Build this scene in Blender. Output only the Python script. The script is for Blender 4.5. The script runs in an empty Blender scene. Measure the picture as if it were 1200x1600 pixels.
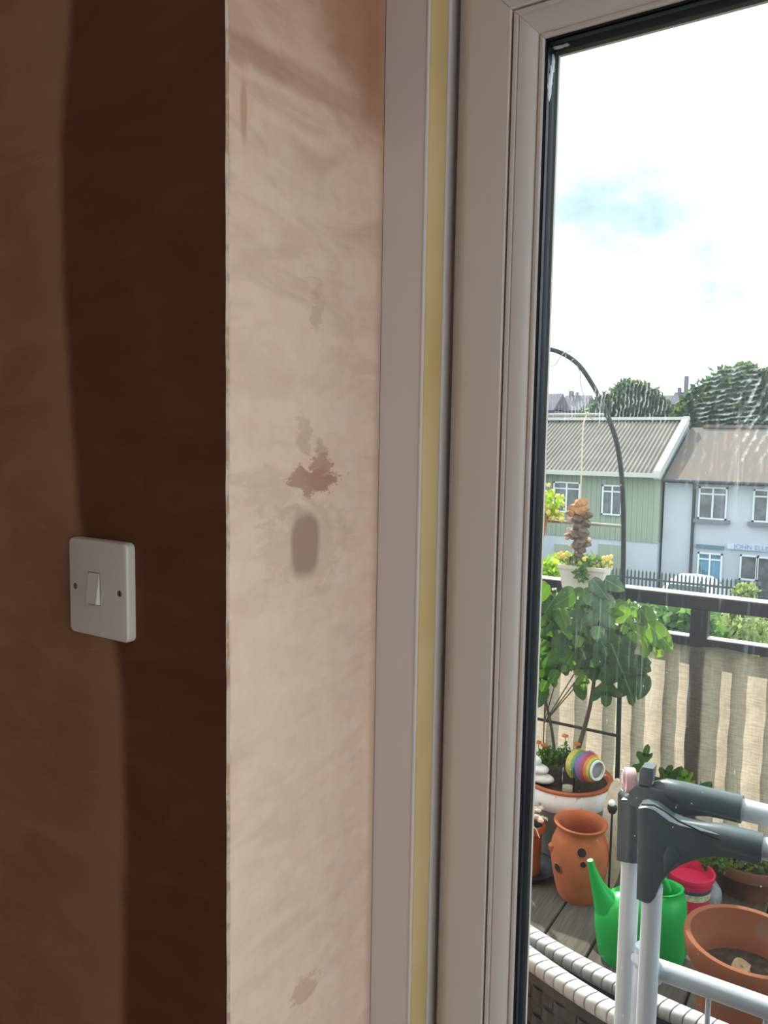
import bpy, bmesh, math, random
from mathutils import Vector, Matrix
random.seed(7)
PI = math.pi
scene = bpy.context.scene
C = scene.collection

# ------------------------------------------------------------------ camera
CAMZ = 1.50
F = 1200.0
def _unit(v): return Vector(v).normalized()
_d = _unit((372.5 - 600, 14515 - 800, F))
_lx = -1318 - 600
_l = _unit((_lx, -(_lx * _d[0] + F * _d[2]) / _d[1], F))
AX = -_l; AZ = -_d; AY = AZ.cross(AX)
def ray(px, py):
    v = Vector((px - 600, py - 800, F))
    return Vector((AX.dot(v), AY.dot(v), AZ.dot(v)))
O = Vector((0, 0, CAMZ))
def atY(px, py, Y): r = ray(px, py); return O + r * (Y / r.y)
def atZ(px, py, Z): r = ray(px, py); return O + r * ((Z - CAMZ) / r.z)
def atX(px, py, X): r = ray(px, py); return O + r * (X / r.x)
def cam_to_world(v): v = Vector(v); return Vector((AX.dot(v), AY.dot(v), AZ.dot(v)))

cam = bpy.data.objects.new('camera', bpy.data.cameras.new('camera'))
C.objects.link(cam)
cam.data.sensor_width = 36; cam.data.lens = 27.0
cam.data.clip_start = 0.02; cam.data.clip_end = 500
_r = cam_to_world((1, 0, 0)); _u = cam_to_world((0, -1, 0)); _b = cam_to_world((0, 0, -1))
cam.matrix_world = Matrix(((_r.x, _u.x, _b.x, 0), (_r.y, _u.y, _b.y, 0), (_r.z, _u.z, _b.z, CAMZ), (0, 0, 0, 1)))
scene.camera = cam

# ------------------------------------------------------------------ world, sun, exposure
W = bpy.data.worlds.new('sky'); scene.world = W; W.use_nodes = True
wn = W.node_tree.nodes; wl = W.node_tree.links; wn.clear()
w_out = wn.new('ShaderNodeOutputWorld'); w_bg = wn.new('ShaderNodeBackground')
w_tc = wn.new('ShaderNodeTexCoord'); w_map = wn.new('ShaderNodeMapping')
w_map.inputs['Scale'].default_value = (1.0, 1.0, 2.2); w_map.inputs['Location'].default_value = (0.35, 0.1, 0.42)
w_no = wn.new('ShaderNodeTexNoise'); w_no.inputs['Scale'].default_value = 2.6; w_no.inputs['Detail'].default_value = 5; w_no.inputs['Distortion'].default_value = 0.4
w_cr = wn.new('ShaderNodeValToRGB')
w_cr.color_ramp.elements[0].position = 0.29; w_cr.color_ramp.elements[0].color = (0.58, 0.78, 0.84, 1)
w_cr.color_ramp.elements[1].position = 0.50; w_cr.color_ramp.elements[1].color = (2.05, 2.22, 2.32, 1)
wl.new(w_tc.outputs['Generated'], w_map.inputs['Vector']); wl.new(w_map.outputs[0], w_no.inputs['Vector'])
wl.new(w_no.outputs['Fac'], w_cr.inputs['Fac']); wl.new(w_cr.outputs['Color'], w_bg.inputs['Color'])
w_bg.inputs['Strength'].default_value = 1.0
wl.new(w_bg.outputs[0], w_out.inputs[0])

sun = bpy.data.objects.new('sun', bpy.data.lights.new('sun', 'SUN'))
C.objects.link(sun)
sun.data.energy = 6.0; sun.data.angle = 0.010; sun.data.color = (1.0, 0.95, 0.86)
SUN_TO = Vector((-0.58, 0.58, 0.80)).normalized()
sun.rotation_euler = SUN_TO.to_track_quat('Z', 'Y').to_euler()

vs = scene.view_settings
vs.view_transform = 'Standard'; vs.look = 'None'; vs.gamma = 1.0; vs.use_curve_mapping = False
vs.exposure = 0.30

# ------------------------------------------------------------------ materials
M = {}
def new_mat(name):
    m = bpy.data.materials.new(name); m.use_nodes = True
    nt = m.node_tree
    return m, nt, nt.nodes['Principled BSDF'], nt.nodes['Material Output']
def node(nt, t, **kw):
    n = nt.nodes.new(t)
    for k, v in kw.items():
        if k in n.inputs: n.inputs[k].default_value = v
        else: setattr(n, k, v)
    return n
def mathn(nt, op, a, b=None, c=None, clamp=False):
    n = nt.nodes.new('ShaderNodeMath'); n.operation = op; n.use_clamp = clamp
    for i, v in enumerate((a, b, c)):
        if v is None: continue
        if isinstance(v, (int, float)): n.inputs[i].default_value = v
        else: nt.links.new(v, n.inputs[i])
    return n.outputs[0]
def smooth(nt, v, a, b):
    n = nt.nodes.new('ShaderNodeMapRange'); n.interpolation_type = 'SMOOTHSTEP'
    nt.links.new(v, n.inputs['Value']); n.inputs['From Min'].default_value = a; n.inputs['From Max'].default_value = b
    return n.outputs['Result']
def mixc(nt, f, a, b):
    n = nt.nodes.new('ShaderNodeMix'); n.data_type = 'RGBA'
    for s, v in ((n.inputs[0], f), (n.inputs[6], a), (n.inputs[7], b)):
        if isinstance(v, (int, float)): s.default_value = v
        elif isinstance(v, tuple): s.default_value = v if len(v) == 4 else v + (1,)
        else: nt.links.new(v, s)
    return n.outputs[2]
def noise(nt, scale, detail=4, stretch=None, rough=0.55, dist=0.0, rot=None, loc=None):
    g = nt.nodes.new('ShaderNodeNewGeometry')
    mp = nt.nodes.new('ShaderNodeMapping')
    if stretch: mp.inputs['Scale'].default_value = stretch
    if rot: mp.inputs['Rotation'].default_value = rot
    if loc: mp.inputs['Location'].default_value = loc
    nt.links.new(g.outputs['Position'], mp.inputs['Vector'])
    n = node(nt, 'ShaderNodeTexNoise', Scale=scale, Detail=detail, Roughness=rough, Distortion=dist)
    nt.links.new(mp.outputs[0], n.inputs['Vector'])
    return n.outputs['Fac']
def bump(nt, bsdf, h, strength=0.2, dist=0.002):
    b = node(nt, 'ShaderNodeBump', Strength=strength, Distance=dist)
    nt.links.new(h, b.inputs['Height']); nt.links.new(b.outputs[0], bsdf.inputs['Normal'])
def mat(name, col, rough=0.5, var=0.0, scale=20, metal=0.0, col2=None, bmp=0.0, bscale=80, stretch=None, spec=0.5, lo=0.35, hi=0.65):
    m, nt, b, o = new_mat(name)
    b.inputs['Roughness'].default_value = rough; b.inputs['Metallic'].default_value = metal
    b.inputs['Specular IOR Level'].default_value = min(spec, 0.12) if rough >= 0.75 else spec
    if col2 is None and var: col2 = tuple(max(0, c * (1 - var)) for c in col)
    if col2 is not None:
        f = smooth(nt, noise(nt, scale, stretch=stretch), lo, hi)
        nt.links.new(mixc(nt, f, col, col2), b.inputs['Base Color'])
    else: b.inputs['Base Color'].default_value = col + (1,)
    if bmp: bump(nt, b, noise(nt, bscale, stretch=stretch), bmp)
    M[name] = m; return m
def leaf_mat(name, col, trans, var=0.35, scale=25, rough=0.45, tw=0.45):
    m, nt, b, o = new_mat(name)
    f = smooth(nt, noise(nt, scale, 2), 0.35, 0.65)
    c = mixc(nt, f, col, tuple(x * (1 - var) for x in col))
    if name.startswith('fig'):
        tc = nt.nodes.new('ShaderNodeTexCoord'); sp = nt.nodes.new('ShaderNodeSeparateXYZ'); nt.links.new(tc.outputs['Object'], sp.inputs[0])
        ax = mathn(nt, 'ABSOLUTE', sp.outputs[0])
        mid = mathn(nt, 'SUBTRACT', 1.0, smooth(nt, ax, 0.008, 0.022))
        sd = mathn(nt, 'ABSOLUTE', mathn(nt, 'SINE', mathn(nt, 'MULTIPLY', mathn(nt, 'SUBTRACT', sp.outputs[1], mathn(nt, 'MULTIPLY', ax, 0.8)), 17.0)))
        sdv = mathn(nt, 'MULTIPLY', mathn(nt, 'SUBTRACT', 1.0, smooth(nt, sd, 0.03, 0.16)), 0.55)
        c = mixc(nt, mathn(nt, 'MAXIMUM', mid, sdv), c, tuple(min(1, x * 2.3 + 0.03) for x in col))
    nt.links.new(c, b.inputs['Base Color']); b.inputs['Roughness'].default_value = rough; b.inputs['Specular IOR Level'].default_value = 0.22
    t = node(nt, 'ShaderNodeBsdfTranslucent'); t.inputs['Color'].default_value = trans + (1,)
    mx = nt.nodes.new('ShaderNodeMixShader'); mx.inputs[0].default_value = tw
    nt.links.new(b.outputs[0], mx.inputs[1]); nt.links.new(t.outputs[0], mx.inputs[2]); nt.links.new(mx.outputs[0], o.inputs[0])
    M[name] = m; return m

# damp brown plaster of the room wall: drier, lighter plaster to the left, still wet patch to the right
YW = 0.442; YF = 0.662; XR = -0.423
def wall_plaster():
    m, nt, b, o = new_mat('damp_plaster')
    g = nt.nodes.new('ShaderNodeNewGeometry'); s = nt.nodes.new('ShaderNodeSeparateXYZ'); nt.links.new(g.outputs['Position'], s.inputs[0])
    pts = [(108, -200), (106, 0), (93, 180), (97, 400), (104, 560), (113, 680), (121, 800), (165, 960), (184, 1080), (190, 1200), (189, 1400), (192, 1600), (196, 1900)]
    fc = nt.nodes.new('ShaderNodeFloatCurve')
    cv = fc.mapping.curves[0]
    zs = [(atY(x, y, YW).z, atY(x, y, YW).x) for x, y in pts][::-1]
    z0, z1 = 0.7, 2.2; x0, x1 = -0.72, -0.42
    nz = [((z - z0) / (z1 - z0), (x - x0) / (x1 - x0)) for z, x in zs]
    cv.points[0].location = (0, nz[0][1]); cv.points[1].location = (1, nz[-1][1])
    for p in nz: cv.points.new(*p)
    fc.mapping.update()
    zt = mathn(nt, 'DIVIDE', mathn(nt, 'SUBTRACT', s.outputs[2], z0), z1 - z0)
    nt.links.new(zt, fc.inputs['Value'])
    xb = mathn(nt, 'ADD', mathn(nt, 'MULTIPLY', fc.outputs[0], x1 - x0), x0)
    n1 = noise(nt, 14, 5, (1, 1, 0.6)); n2 = noise(nt, 6, 5, (2.5, 1, 1.0)); n3 = noise(nt, 9, 6, (1.0, 1, 2.6), dist=0.9, rot=(0, 0.35, 0))
    d = mathn(nt, 'SUBTRACT', s.outputs[0], xb)
    d = mathn(nt, 'ADD', d, mathn(nt, 'MULTIPLY', mathn(nt, 'SUBTRACT', n1, 0.5), 0.018))
    wet = smooth(nt, d, -0.007, 0.013)
    edge = mathn(nt, 'MULTIPLY', smooth(nt, d, -0.06, -0.002), mathn(nt, 'SUBTRACT', 1.0, wet))
    dry = mixc(nt, smooth(nt, n3, 0.35, 0.68), (0.285, 0.138, 0.070), (0.345, 0.178, 0.098))
    dry = mixc(nt, mathn(nt, 'MULTIPLY', smooth(nt, n2, 0.5, 0.75), 0.35), dry, (0.38, 0.215, 0.13))
    dry = mixc(nt, mathn(nt, 'MULTIPLY', edge, 0.6), dry, (0.36, 0.20, 0.118))
    wetc = mixc(nt, smooth(nt, n3, 0.35, 0.7), (0.125, 0.042, 0.021), (0.155, 0.058, 0.031))
    streak = smooth(nt, noise(nt, 22, 6, (0.9, 1, 8), dist=1.0, rot=(0, 0.5, 0)), 0.64, 0.75)
    dry = mixc(nt, mathn(nt, 'MULTIPLY', streak, 0.22), dry, (0.50, 0.32, 0.22))
    nt.links.new(mixc(nt, wet, dry, wetc), b.inputs['Base Color'])
    b.inputs['Roughness'].default_value = 0.62; b.inputs['Specular IOR Level'].default_value = 0.25
    bump(nt, b, n3, 0.12, 0.002)
    M['damp_plaster'] = m
wall_plaster()

# pale drying skim on the reveal, with trowel marks and a few darker patches
def reveal_plaster():
    m, nt, b, o = new_mat('reveal_plaster')
    g = nt.nodes.new('ShaderNodeNewGeometry'); s = nt.nodes.new('ShaderNodeSeparateXYZ'); nt.links.new(g.outputs['Position'], s.inputs[0])
    Y, Z = s.outputs[1], s.outputs[2]
    n_big = noise(nt, 7, 5, (1, 1, 1.0), dist=0.8)
    n_tr = noise(nt, 10, 5, (1, 0.7, 2.4), dist=1.2, rot=(0.55, 0, 0))
    n_tr2 = noise(nt, 11, 5, (1, 0.6, 3.0), dist=0.8, rot=(-0.6, 0, 0), loc=(0, 3, 1))
    n_f = noise(nt, 60, 4)
    n_blotch = noise(nt, 26, 6, dist=0.5)
    pale = mixc(nt, smooth(nt, n_f, 0.3, 0.7), (0.91, 0.685, 0.555), (0.87, 0.625, 0.485))
    up = smooth(nt, Z, 1.42, 1.86)                       # pinker and darker towards the head
    ztop = smooth(nt, Z, 1.74, 1.92)
    pink = smooth(nt, n_tr, 0.42, 0.66)
    pink2 = smooth(nt, n_tr2, 0.46, 0.70)
    c = mixc(nt, mathn(nt, 'MULTIPLY', pink, mathn(nt, 'ADD', 0.16, mathn(nt, 'MULTIPLY', up, 0.55))), pale, (0.60, 0.40, 0.29))
    c = mixc(nt, mathn(nt, 'MULTIPLY', mathn(nt, 'MULTIPLY', pink2, smooth(nt, n_big, 0.35, 0.6)), 0.32), c, (0.62, 0.42, 0.32))
    c = mixc(nt, mathn(nt, 'MULTIPLY', up, 0.28), c, (0.62, 0.40, 0.27))
    c = mixc(nt, mathn(nt, 'MULTIPLY', ztop, 0.55), c, (0.54, 0.31, 0.19))
    # wet top right corner and slanting trowel band
    def blob(py, px, ry, rz, nz, amt, col, soft=0.35, src=None, pw=2.0):
        p = atX(px, py, XR)
        dy = mathn(nt, 'DIVIDE', mathn(nt, 'SUBTRACT', Y, p.y), ry)
        dz = mathn(nt, 'DIVIDE', mathn(nt, 'SUBTRACT', Z, p.z), rz)
        d2 = mathn(nt, 'POWER', mathn(nt, 'ADD', mathn(nt, 'POWER', mathn(nt, 'ABSOLUTE', dy), pw), mathn(nt, 'POWER', mathn(nt, 'ABSOLUTE', dz), pw)), 1.0 / pw)
        d2 = mathn(nt, 'ADD', d2, mathn(nt, 'MULTIPLY', mathn(nt, 'SUBTRACT', src if src is not None else n_blotch, 0.5), nz))
        f = mathn(nt, 'SUBTRACT', 1.0, smooth(nt, d2, 1 - soft, 1 + soft))
        return lambda cc: mixc(nt, mathn(nt, 'MULTIPLY', f, amt), cc, col)
    c = blob(20, 572, 0.075, 0.085, 1.2, 0.62, (0.37, 0.165, 0.085), 0.5)(c)
    c = blob(110, 590, 0.030, 0.060, 0.8, 0.6, (0.40, 0.19, 0.105), 0.5)(c)
    # slanting band from upper left
    p0 = atX(375, 75, XR); p1 = atX(590, 185, XR)
    sl = (p1.z - p0.z) / (p1.y - p0.y)
    line = mathn(nt, 'SUBTRACT', mathn(nt, 'SUBTRACT', Z, p0.z), mathn(nt, 'MULTIPLY', mathn(nt, 'SUBTRACT', Y, p0.y), sl))
    line = mathn(nt, 'ADD', line, mathn(nt, 'MULTIPLY', mathn(nt, 'SUBTRACT', n_blotch, 0.5), 0.02))
    band = mathn(nt, 'SUBTRACT', 1.0, smooth(nt, mathn(nt, 'ABSOLUTE', line), 0.006, 0.016))
    band = mathn(nt, 'MULTIPLY', band, mathn(nt, 'SUBTRACT', 1.0, mathn(nt, 'MULTIPLY', smooth(nt, Y, 0.48, 0.66), 0.45)))
    c = mixc(nt, mathn(nt, 'MULTIPLY', band, 0.6), c, (0.46, 0.23, 0.15))
    # small patches half way down
    n_rag = noise(nt, 55, 6, (1, 0.7, 1.6), rough=0.7, dist=0.6)
    c = blob(750, 490, 0.034, 0.012, 4.0, 0.85, (0.47, 0.25, 0.165), 0.14, n_rag)(c)
    c = blob(738, 500, 0.020, 0.017, 3.2, 0.75, (0.49, 0.27, 0.18), 0.14, n_rag)(c)
    c = blob(712, 502, 0.010, 0.014, 4.0, 0.55, (0.55, 0.34, 0.24), 0.25, n_rag)(c)
    c = blob(480, 495, 0.010, 0.018, 5.0, 0.45, (0.56, 0.37, 0.27), 0.3, n_rag)(c)
    c = blob(680, 475, 0.009, 0.018, 5.0, 0.45, (0.58, 0.38, 0.27), 0.3, n_rag)(c)
    c = blob(170, 381, 0.0035, 0.022, 1.5, 0.6, (0.50, 0.27, 0.16), 0.5)(c)
    c = blob(850, 480, 0.058, 0.036, 3.0, 0.30, (0.58, 0.40, 0.30), 0.3, n_rag)(c)
    c = blob(765, 440, 0.050, 0.020, 5.0, 0.25, (0.55, 0.38, 0.30), 0.4, n_rag)(c)
    c = blob(851, 477, 0.0205, 0.0275, 0.35, 0.85, (0.40, 0.255, 0.195), 0.20, None, 3.0)(c)
    c = blob(1548, 474, 0.017, 0.011, 4.0, 0.55, (0.58, 0.36, 0.27), 0.25, n_rag)(c)
    # faint orange line of wetter skim beside the frame and the bead
    c = mixc(nt, mathn(nt, 'MULTIPLY', smooth(nt, Y, 0.646, 0.661), 0.5), c, (0.52, 0.31, 0.20))
    c = mixc(nt, mathn(nt, 'MULTIPLY', mathn(nt, 'MULTIPLY', mathn(nt, 'SUBTRACT', 1.0, smooth(nt, Y, 0.443, 0.449)), smooth(nt, n_blotch, 0.42, 0.55)), 0.6), c, (0.55, 0.33, 0.22))
    nt.links.new(c, b.inputs['Base Color'])
    b.inputs['Roughness'].default_value = 0.75; b.inputs['Specular IOR Level'].default_value = 0.2
    bump(nt, b, mathn(nt, 'ADD', n_tr, n_blotch), 0.03, 0.002)
    M['reveal_plaster'] = m
reveal_plaster()

mat('room_plaster', (0.66, 0.48, 0.38), 0.8, 0.18, 4)
mat('room_ceiling', (0.8, 0.77, 0.73), 0.8)
mat('room_floor', (0.46, 0.36, 0.28), 0.6, 0.2, 6)
mat('upvc', (0.73, 0.655, 0.63), 0.28, spec=0.4)
mat('lit_yellow_rebate', (0.76, 0.57, 0.29), 0.4, col2=(0.70, 0.51, 0.23), scale=8)  # yellow base colour stands in for warm light on the rebate
mat('rubber', (0.010, 0.011, 0.014), 0.5, spec=0.25)
mat('spacer_black', (0.010, 0.015, 0.026), 0.5, spec=0.15)
mat('silicone', (0.75, 0.78, 0.8), 0.4)
mat('dark_gap', (0.02, 0.02, 0.02), 0.8)
mat('bead_metal', (0.68, 0.54, 0.44), 0.6, col2=(0.52, 0.33, 0.23), scale=60, lo=0.45, hi=0.6)
mat('switch_plastic', (0.70, 0.635, 0.585), 0.30, spec=0.5)
mat('screw_brass', (0.32, 0.22, 0.13), 0.35, metal=0.8)
mat('brick', (0.35, 0.2, 0.14), 0.9, 0.3, 5)

def glass_mat(name, dirty):
    m, nt, b, o = new_mat(name); nt.nodes.remove(b)
    tr = node(nt, 'ShaderNodeBsdfTransparent'); tr.inputs['Color'].default_value = (0.97, 0.985, 0.98, 1)
    gl = node(nt, 'ShaderNodeBsdfGlossy', Roughness=0.02)
    fr = node(nt, 'ShaderNodeFresnel', IOR=1.16)
    mx = nt.nodes.new('ShaderNodeMixShader'); nt.links.new(fr.outputs[0], mx.inputs[0]); nt.links.new(tr.outputs[0], mx.inputs[1]); nt.links.new(gl.outputs[0], mx.inputs[2])
    last = mx.outputs[0]
    if dirty:
        g = nt.nodes.new('ShaderNodeNewGeometry'); s = nt.nodes.new('ShaderNodeSeparateXYZ'); nt.links.new(g.outputs['Position'], s.inputs[0])
        YG = 0.741
        def zz(py, px=1000): return atY(px, py, YG).z
        def xx(px, py=800): return atY(px, py, YG).x
        X, Z = s.outputs[0], s.outputs[2]
        wob = noise(nt, 14, 3); fine = noise(nt, 120, 4)
        # long run-down streaks
        st = noise(nt, 1.0, 5, (420, 1, 9), rough=0.7)
        streak = mathn(nt, 'MULTIPLY', smooth(nt, st, 0.53, 0.72), smooth(nt, wob, 0.35, 0.6))
        dots = smooth(nt, noise(nt, 330, 2, (1, 1, 0.6)), 0.735, 0.78)
        # wipe marks: sweeping bands in the strip where the cloth was lifted
        def band(px0, py0, px1, py1, freq, lo=0.6, hi=0.9, rough=0.012):
            a = atY(px0, py0, YG); c_ = atY(px1, py1, YG); d = (c_ - a); d = Vector((d.x, d.z)).normalized()
            t = mathn(nt, 'ADD', mathn(nt, 'MULTIPLY', X, -d.y), mathn(nt, 'MULTIPLY', Z, d.x))
            t = mathn(nt, 'ADD', t, mathn(nt, 'MULTIPLY', wob, rough))
            t = mathn(nt, 'ADD', t, mathn(nt, 'MULTIPLY', fine, 0.0075))
            w = mathn(nt, 'ADD', mathn(nt, 'MULTIPLY', mathn(nt, 'SINE', mathn(nt, 'MULTIPLY', t, freq)), 0.5), 0.5)
            return mathn(nt, 'MULTIPLY', smooth(nt, w, lo, hi), mathn(nt, 'ADD', 0.1, smooth(nt, fine, 0.42, 0.62)))
        def box(px0, px1, py0, py1, soft=0.006):
            xa, xb = xx(px0, (py0 + py1) / 2), xx(px1, (py0 + py1) / 2); za, zb = zz(py1, (px0 + px1) / 2), zz(py0, (px0 + px1) / 2)
            Xn = mathn(nt, 'ADD', X, mathn(nt, 'MULTIPLY', mathn(nt, 'SUBTRACT', wob, 0.5), 0.012))
            Zn = mathn(nt, 'ADD', Z, mathn(nt, 'MULTIPLY', mathn(nt, 'SUBTRACT', wob, 0.5), 0.012))
            q = mathn(nt, 'MULTIPLY', smooth(nt, Xn, xa - soft, xa + soft), mathn(nt, 'SUBTRACT', 1.0, smooth(nt, Xn, xb - soft, xb + soft)))
            r = mathn(nt, 'MULTIPLY', smooth(nt, Zn, za - soft, za + soft), mathn(nt, 'SUBTRACT', 1.0, smooth(nt, Zn, zb - soft, zb + soft)))
            return mathn(nt, 'MULTIPLY', q, r)
        s1 = mathn(nt, 'MULTIPLY', band(1095, 620, 1195, 600, 1500), box(1088, 1185, 560, 664))
        s2 = mathn(nt, 'MULTIPLY', band(1150, 690, 1200, 610, 900), box(1150, 1230, 590, 720))
        s3 = mathn(nt, 'MULTIPLY', band(960, 660, 968, 590, 1700), box(935, 1040, 585, 665))
        s4 = mathn(nt, 'MULTIPLY', band(900, 650, 897, 600, 1900), box(850, 940, 600, 660))
        s5 = mathn(nt, 'MULTIPLY', band(1130, 760, 1150, 660, 800), box(1060, 1215, 655, 770))
        tot = mathn(nt, 'ADD', mathn(nt, 'MULTIPLY', mathn(nt, 'ADD', mathn(nt, 'ADD', s1, s2), mathn(nt, 'ADD', s3, s4)), 0.22), mathn(nt, 'MULTIPLY', s5, 0.06))
        low = mathn(nt, 'SUBTRACT', 1.0, smooth(nt, Z, zz(900), zz(560)))
        tot = mathn(nt, 'ADD', tot, mathn(nt, 'MULTIPLY', mathn(nt, 'MULTIPLY', streak, smooth(nt, Z, zz(1300), zz(850))), 0.13))
        tot = mathn(nt, 'ADD', tot, mathn(nt, 'MULTIPLY', dots, 0.25))
        upper = mathn(nt, 'MULTIPLY', smooth(nt, Z, zz(1250), zz(900)), 0.020)
        tot = mathn(nt, 'ADD', mathn(nt, 'ADD', tot, upper), 0.006, clamp=True)
        dif = node(nt, 'ShaderNodeBsdfTranslucent'); dif.inputs['Color'].default_value = (0.86, 0.92, 0.95, 1)
        mx2 = nt.nodes.new('ShaderNodeMixShader'); nt.links.new(tot, mx2.inputs[0]); nt.links.new(last, mx2.inputs[1]); nt.links.new(dif.outputs[0], mx2.inputs[2])
        last = mx2.outputs[0]
    nt.links.new(last, o.inputs[0])
    M[name] = m
glass_mat('glass_clean', False); glass_mat('glass_dirty', True); glass_mat('glass_plain', False)
_nt = M['glass_plain'].node_tree
for _n in list(_nt.nodes):
    if _n.type == 'FRESNEL': _nt.nodes.remove(_n)
    elif _n.type == 'MIX_SHADER': _n.inputs[0].default_value = 0.03

mat('deck_wood', (0.105, 0.09, 0.072), 0.85, col2=(0.075, 0.064, 0.052), scale=9, spec=0.2, stretch=(10, 0.6, 1), bmp=0.3, bscale=30)
mat('rail_black', (0.018, 0.020, 0.026), 0.4, spec=0.2)
mat('rail_sun_strip', (0.66, 0.66, 0.65), 0.35)  # pale strip colour stands in for sunlight on the rail tops
mat('trellis_green', (0.03, 0.04, 0.038), 0.5, 0.4, 60, spec=0.2)
mat('rung_grey', (0.35, 0.33, 0.31), 0.5)
def fabric():
    m, nt, b, o = new_mat('screen_fabric')
    f = noise(nt, 1.0, 4, (22, 1, 240)); f2 = noise(nt, 1.0, 2, (260, 1, 20))
    h = mathn(nt, 'ADD', f, mathn(nt, 'MULTIPLY', f2, 0.5))
    c = mixc(nt, smooth(nt, h, 0.5, 1.0), (0.36, 0.31, 0.25), (0.55, 0.48, 0.40))
    nt.links.new(c, b.inputs['Base Color']); b.inputs['Roughness'].default_value = 0.9
    t = node(nt, 'ShaderNodeBsdfTranslucent'); c2 = mixc(nt, smooth(nt, h, 0.5, 1.0), (0.40, 0.315, 0.235), (0.60, 0.485, 0.38)); nt.links.new(c2, t.inputs['Color'])
    mx = nt.nodes.new('ShaderNodeMixShader'); mx.inputs[0].default_value = 0.82
    nt.links.new(b.outputs[0], mx.inputs[1]); nt.links.new(t.outputs[0], mx.inputs[2]); nt.links.new(mx.outputs[0], o.inputs[0])
    bump(nt, b, f, 0.4, 0.003)
    M['screen_fabric'] = m
fabric()
mat('terracotta', (0.43, 0.125, 0.050), 0.8, col2=(0.34, 0.095, 0.038), scale=14, bmp=0.25, bscale=120)
mat('terracotta_old', (0.17, 0.065, 0.036), 0.85, col2=(0.10, 0.045, 0.027), scale=12, bmp=0.3, bscale=90)
mat('terracotta_pale', (0.215, 0.075, 0.037), 0.85, col2=(0.19, 0.10, 0.07), scale=9, lo=0.55, hi=0.75, bmp=0.3, bscale=90)
mat('glaze_white', (0.78, 0.77, 0.74), 0.45, col2=(0.45, 0.25, 0.18), scale=22, lo=0.62, hi=0.68)
mat('glaze_grey', (0.22, 0.225, 0.20), 0.4, 0.25, 12)
mat('soil', (0.06, 0.04, 0.028), 0.95, 0.5, 60, bmp=0.5)
mat('hole_dark', (0.02, 0.012, 0.01), 0.95)
mat('can_green', (0.002, 0.34, 0.052), 0.32, spec=0.4)
mat('crimson', (0.50, 0.012, 0.06), 0.4)
mat('label_dark', (0.03, 0.05, 0.09), 0.4)
mat('label_cream', (0.62, 0.56, 0.42), 0.5, col2=(0.25, 0.33, 0.15), scale=70)
mat('stone_grey', (0.22, 0.23, 0.25), 0.8, 0.3, 25, bmp=0.3)
mat('stone_white', (0.72, 0.70, 0.64), 0.7, 0.15, 30, bmp=0.2)
mat('airer_white', (0.58, 0.615, 0.66), 0.30, spec=0.5)
mat('airer_grey', (0.066, 0.090, 0.102), 0.36, col2=(0.098, 0.124, 0.134), scale=14, spec=0.35)
mat('wheel_pink', (0.72, 0.42, 0.44), 0.6, 0.2, 60)
mat('wheel_red', (0.45, 0.05, 0.08), 0.5)
mat('rattan_dark', (0.035, 0.037, 0.040), 0.35, col2=(0.06, 0.06, 0.06), scale=40, spec=0.4)
mat('rattan_wrap', (0.42, 0.41, 0.40), 0.30, col2=(0.52, 0.51, 0.48), scale=70, spec=0.7)
mat('rattan_wrap_light', (0.36, 0.38, 0.42), 0.3, spec=0.7)
mat('planter_cream', (0.62, 0.58, 0.50), 0.6, 0.1, 12)
mat('pot_red', (0.52, 0.12, 0.07), 0.6, 0.15, 20)
mat('cord_tan', (0.62, 0.50, 0.36), 0.8)
mat('bark_orange', (0.52, 0.26, 0.12), 0.85, 0.35, 40, bmp=0.4)
mat('bark_brown', (0.20, 0.14, 0.105), 0.9, 0.45, 50, bmp=0.5)
mat('bark_pale', (0.66, 0.50, 0.38), 0.85, 0.2, 50)
mat('stem_brown', (0.10, 0.075, 0.05), 0.8, 0.3, 40)
mat('twig_grey', (0.30, 0.32, 0.29), 0.8)
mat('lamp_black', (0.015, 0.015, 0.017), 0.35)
mat('lamp_white', (0.75, 0.74, 0.70), 0.4)
mat('shell_cream', (0.62, 0.53, 0.40), 0.6, 0.2, 40)
mat('dry_leaf', (0.40, 0.27, 0.16), 0.8, 0.3, 40)
leaf_mat('fig_leaf', (0.026, 0.066, 0.022), (0.13, 0.30, 0.015), 0.4, 22, tw=0.35)
leaf_mat('fig_leaf_bright', (0.075, 0.16, 0.03), (0.34, 0.60, 0.03), 0.35, 22, tw=0.55)
leaf_mat('fig_leaf_grey', (0.058, 0.098, 0.066), (0.14, 0.26, 0.07), 0.35, 22, tw=0.3)
leaf_mat('small_leaf', (0.055, 0.13, 0.035), (0.22, 0.40, 0.04), 0.4, 40)
leaf_mat('lime_leaf', (0.30, 0.42, 0.05), (0.60, 0.80, 0.06), 0.3, 40, tw=0.55)
leaf_mat('olive_leaf', (0.16, 0.17, 0.06), (0.34, 0.36, 0.08), 0.4, 40)
leaf_mat('petal_yellow', (0.85, 0.74, 0.30), (0.90, 0.80, 0.25), 0.15, 60)
leaf_mat('petal_white', (0.85, 0.85, 0.78), (0.85, 0.85, 0.7), 0.1, 60)
leaf_mat('petal_orange', (0.75, 0.25, 0.05), (0.8, 0.3, 0.05), 0.25, 60)
leaf_mat('hedge_leaf', (0.075, 0.16, 0.06), (0.22, 0.42, 0.07), 0.4, 3)
leaf_mat('meadow_leaf', (0.26, 0.32, 0.13), (0.45, 0.55, 0.16), 0.3, 3)
leaf_mat('tree_leaf', (0.055, 0.095, 0.065), (0.12, 0.20, 0.06), 0.4, 0.8)
RB = [(0.36, 0.04, 0.05), (0.50, 0.18, 0.03), (0.52, 0.40, 0.06), (0.12, 0.28, 0.08), (0.06, 0.17, 0.28), (0.18, 0.09, 0.22)]
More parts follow.
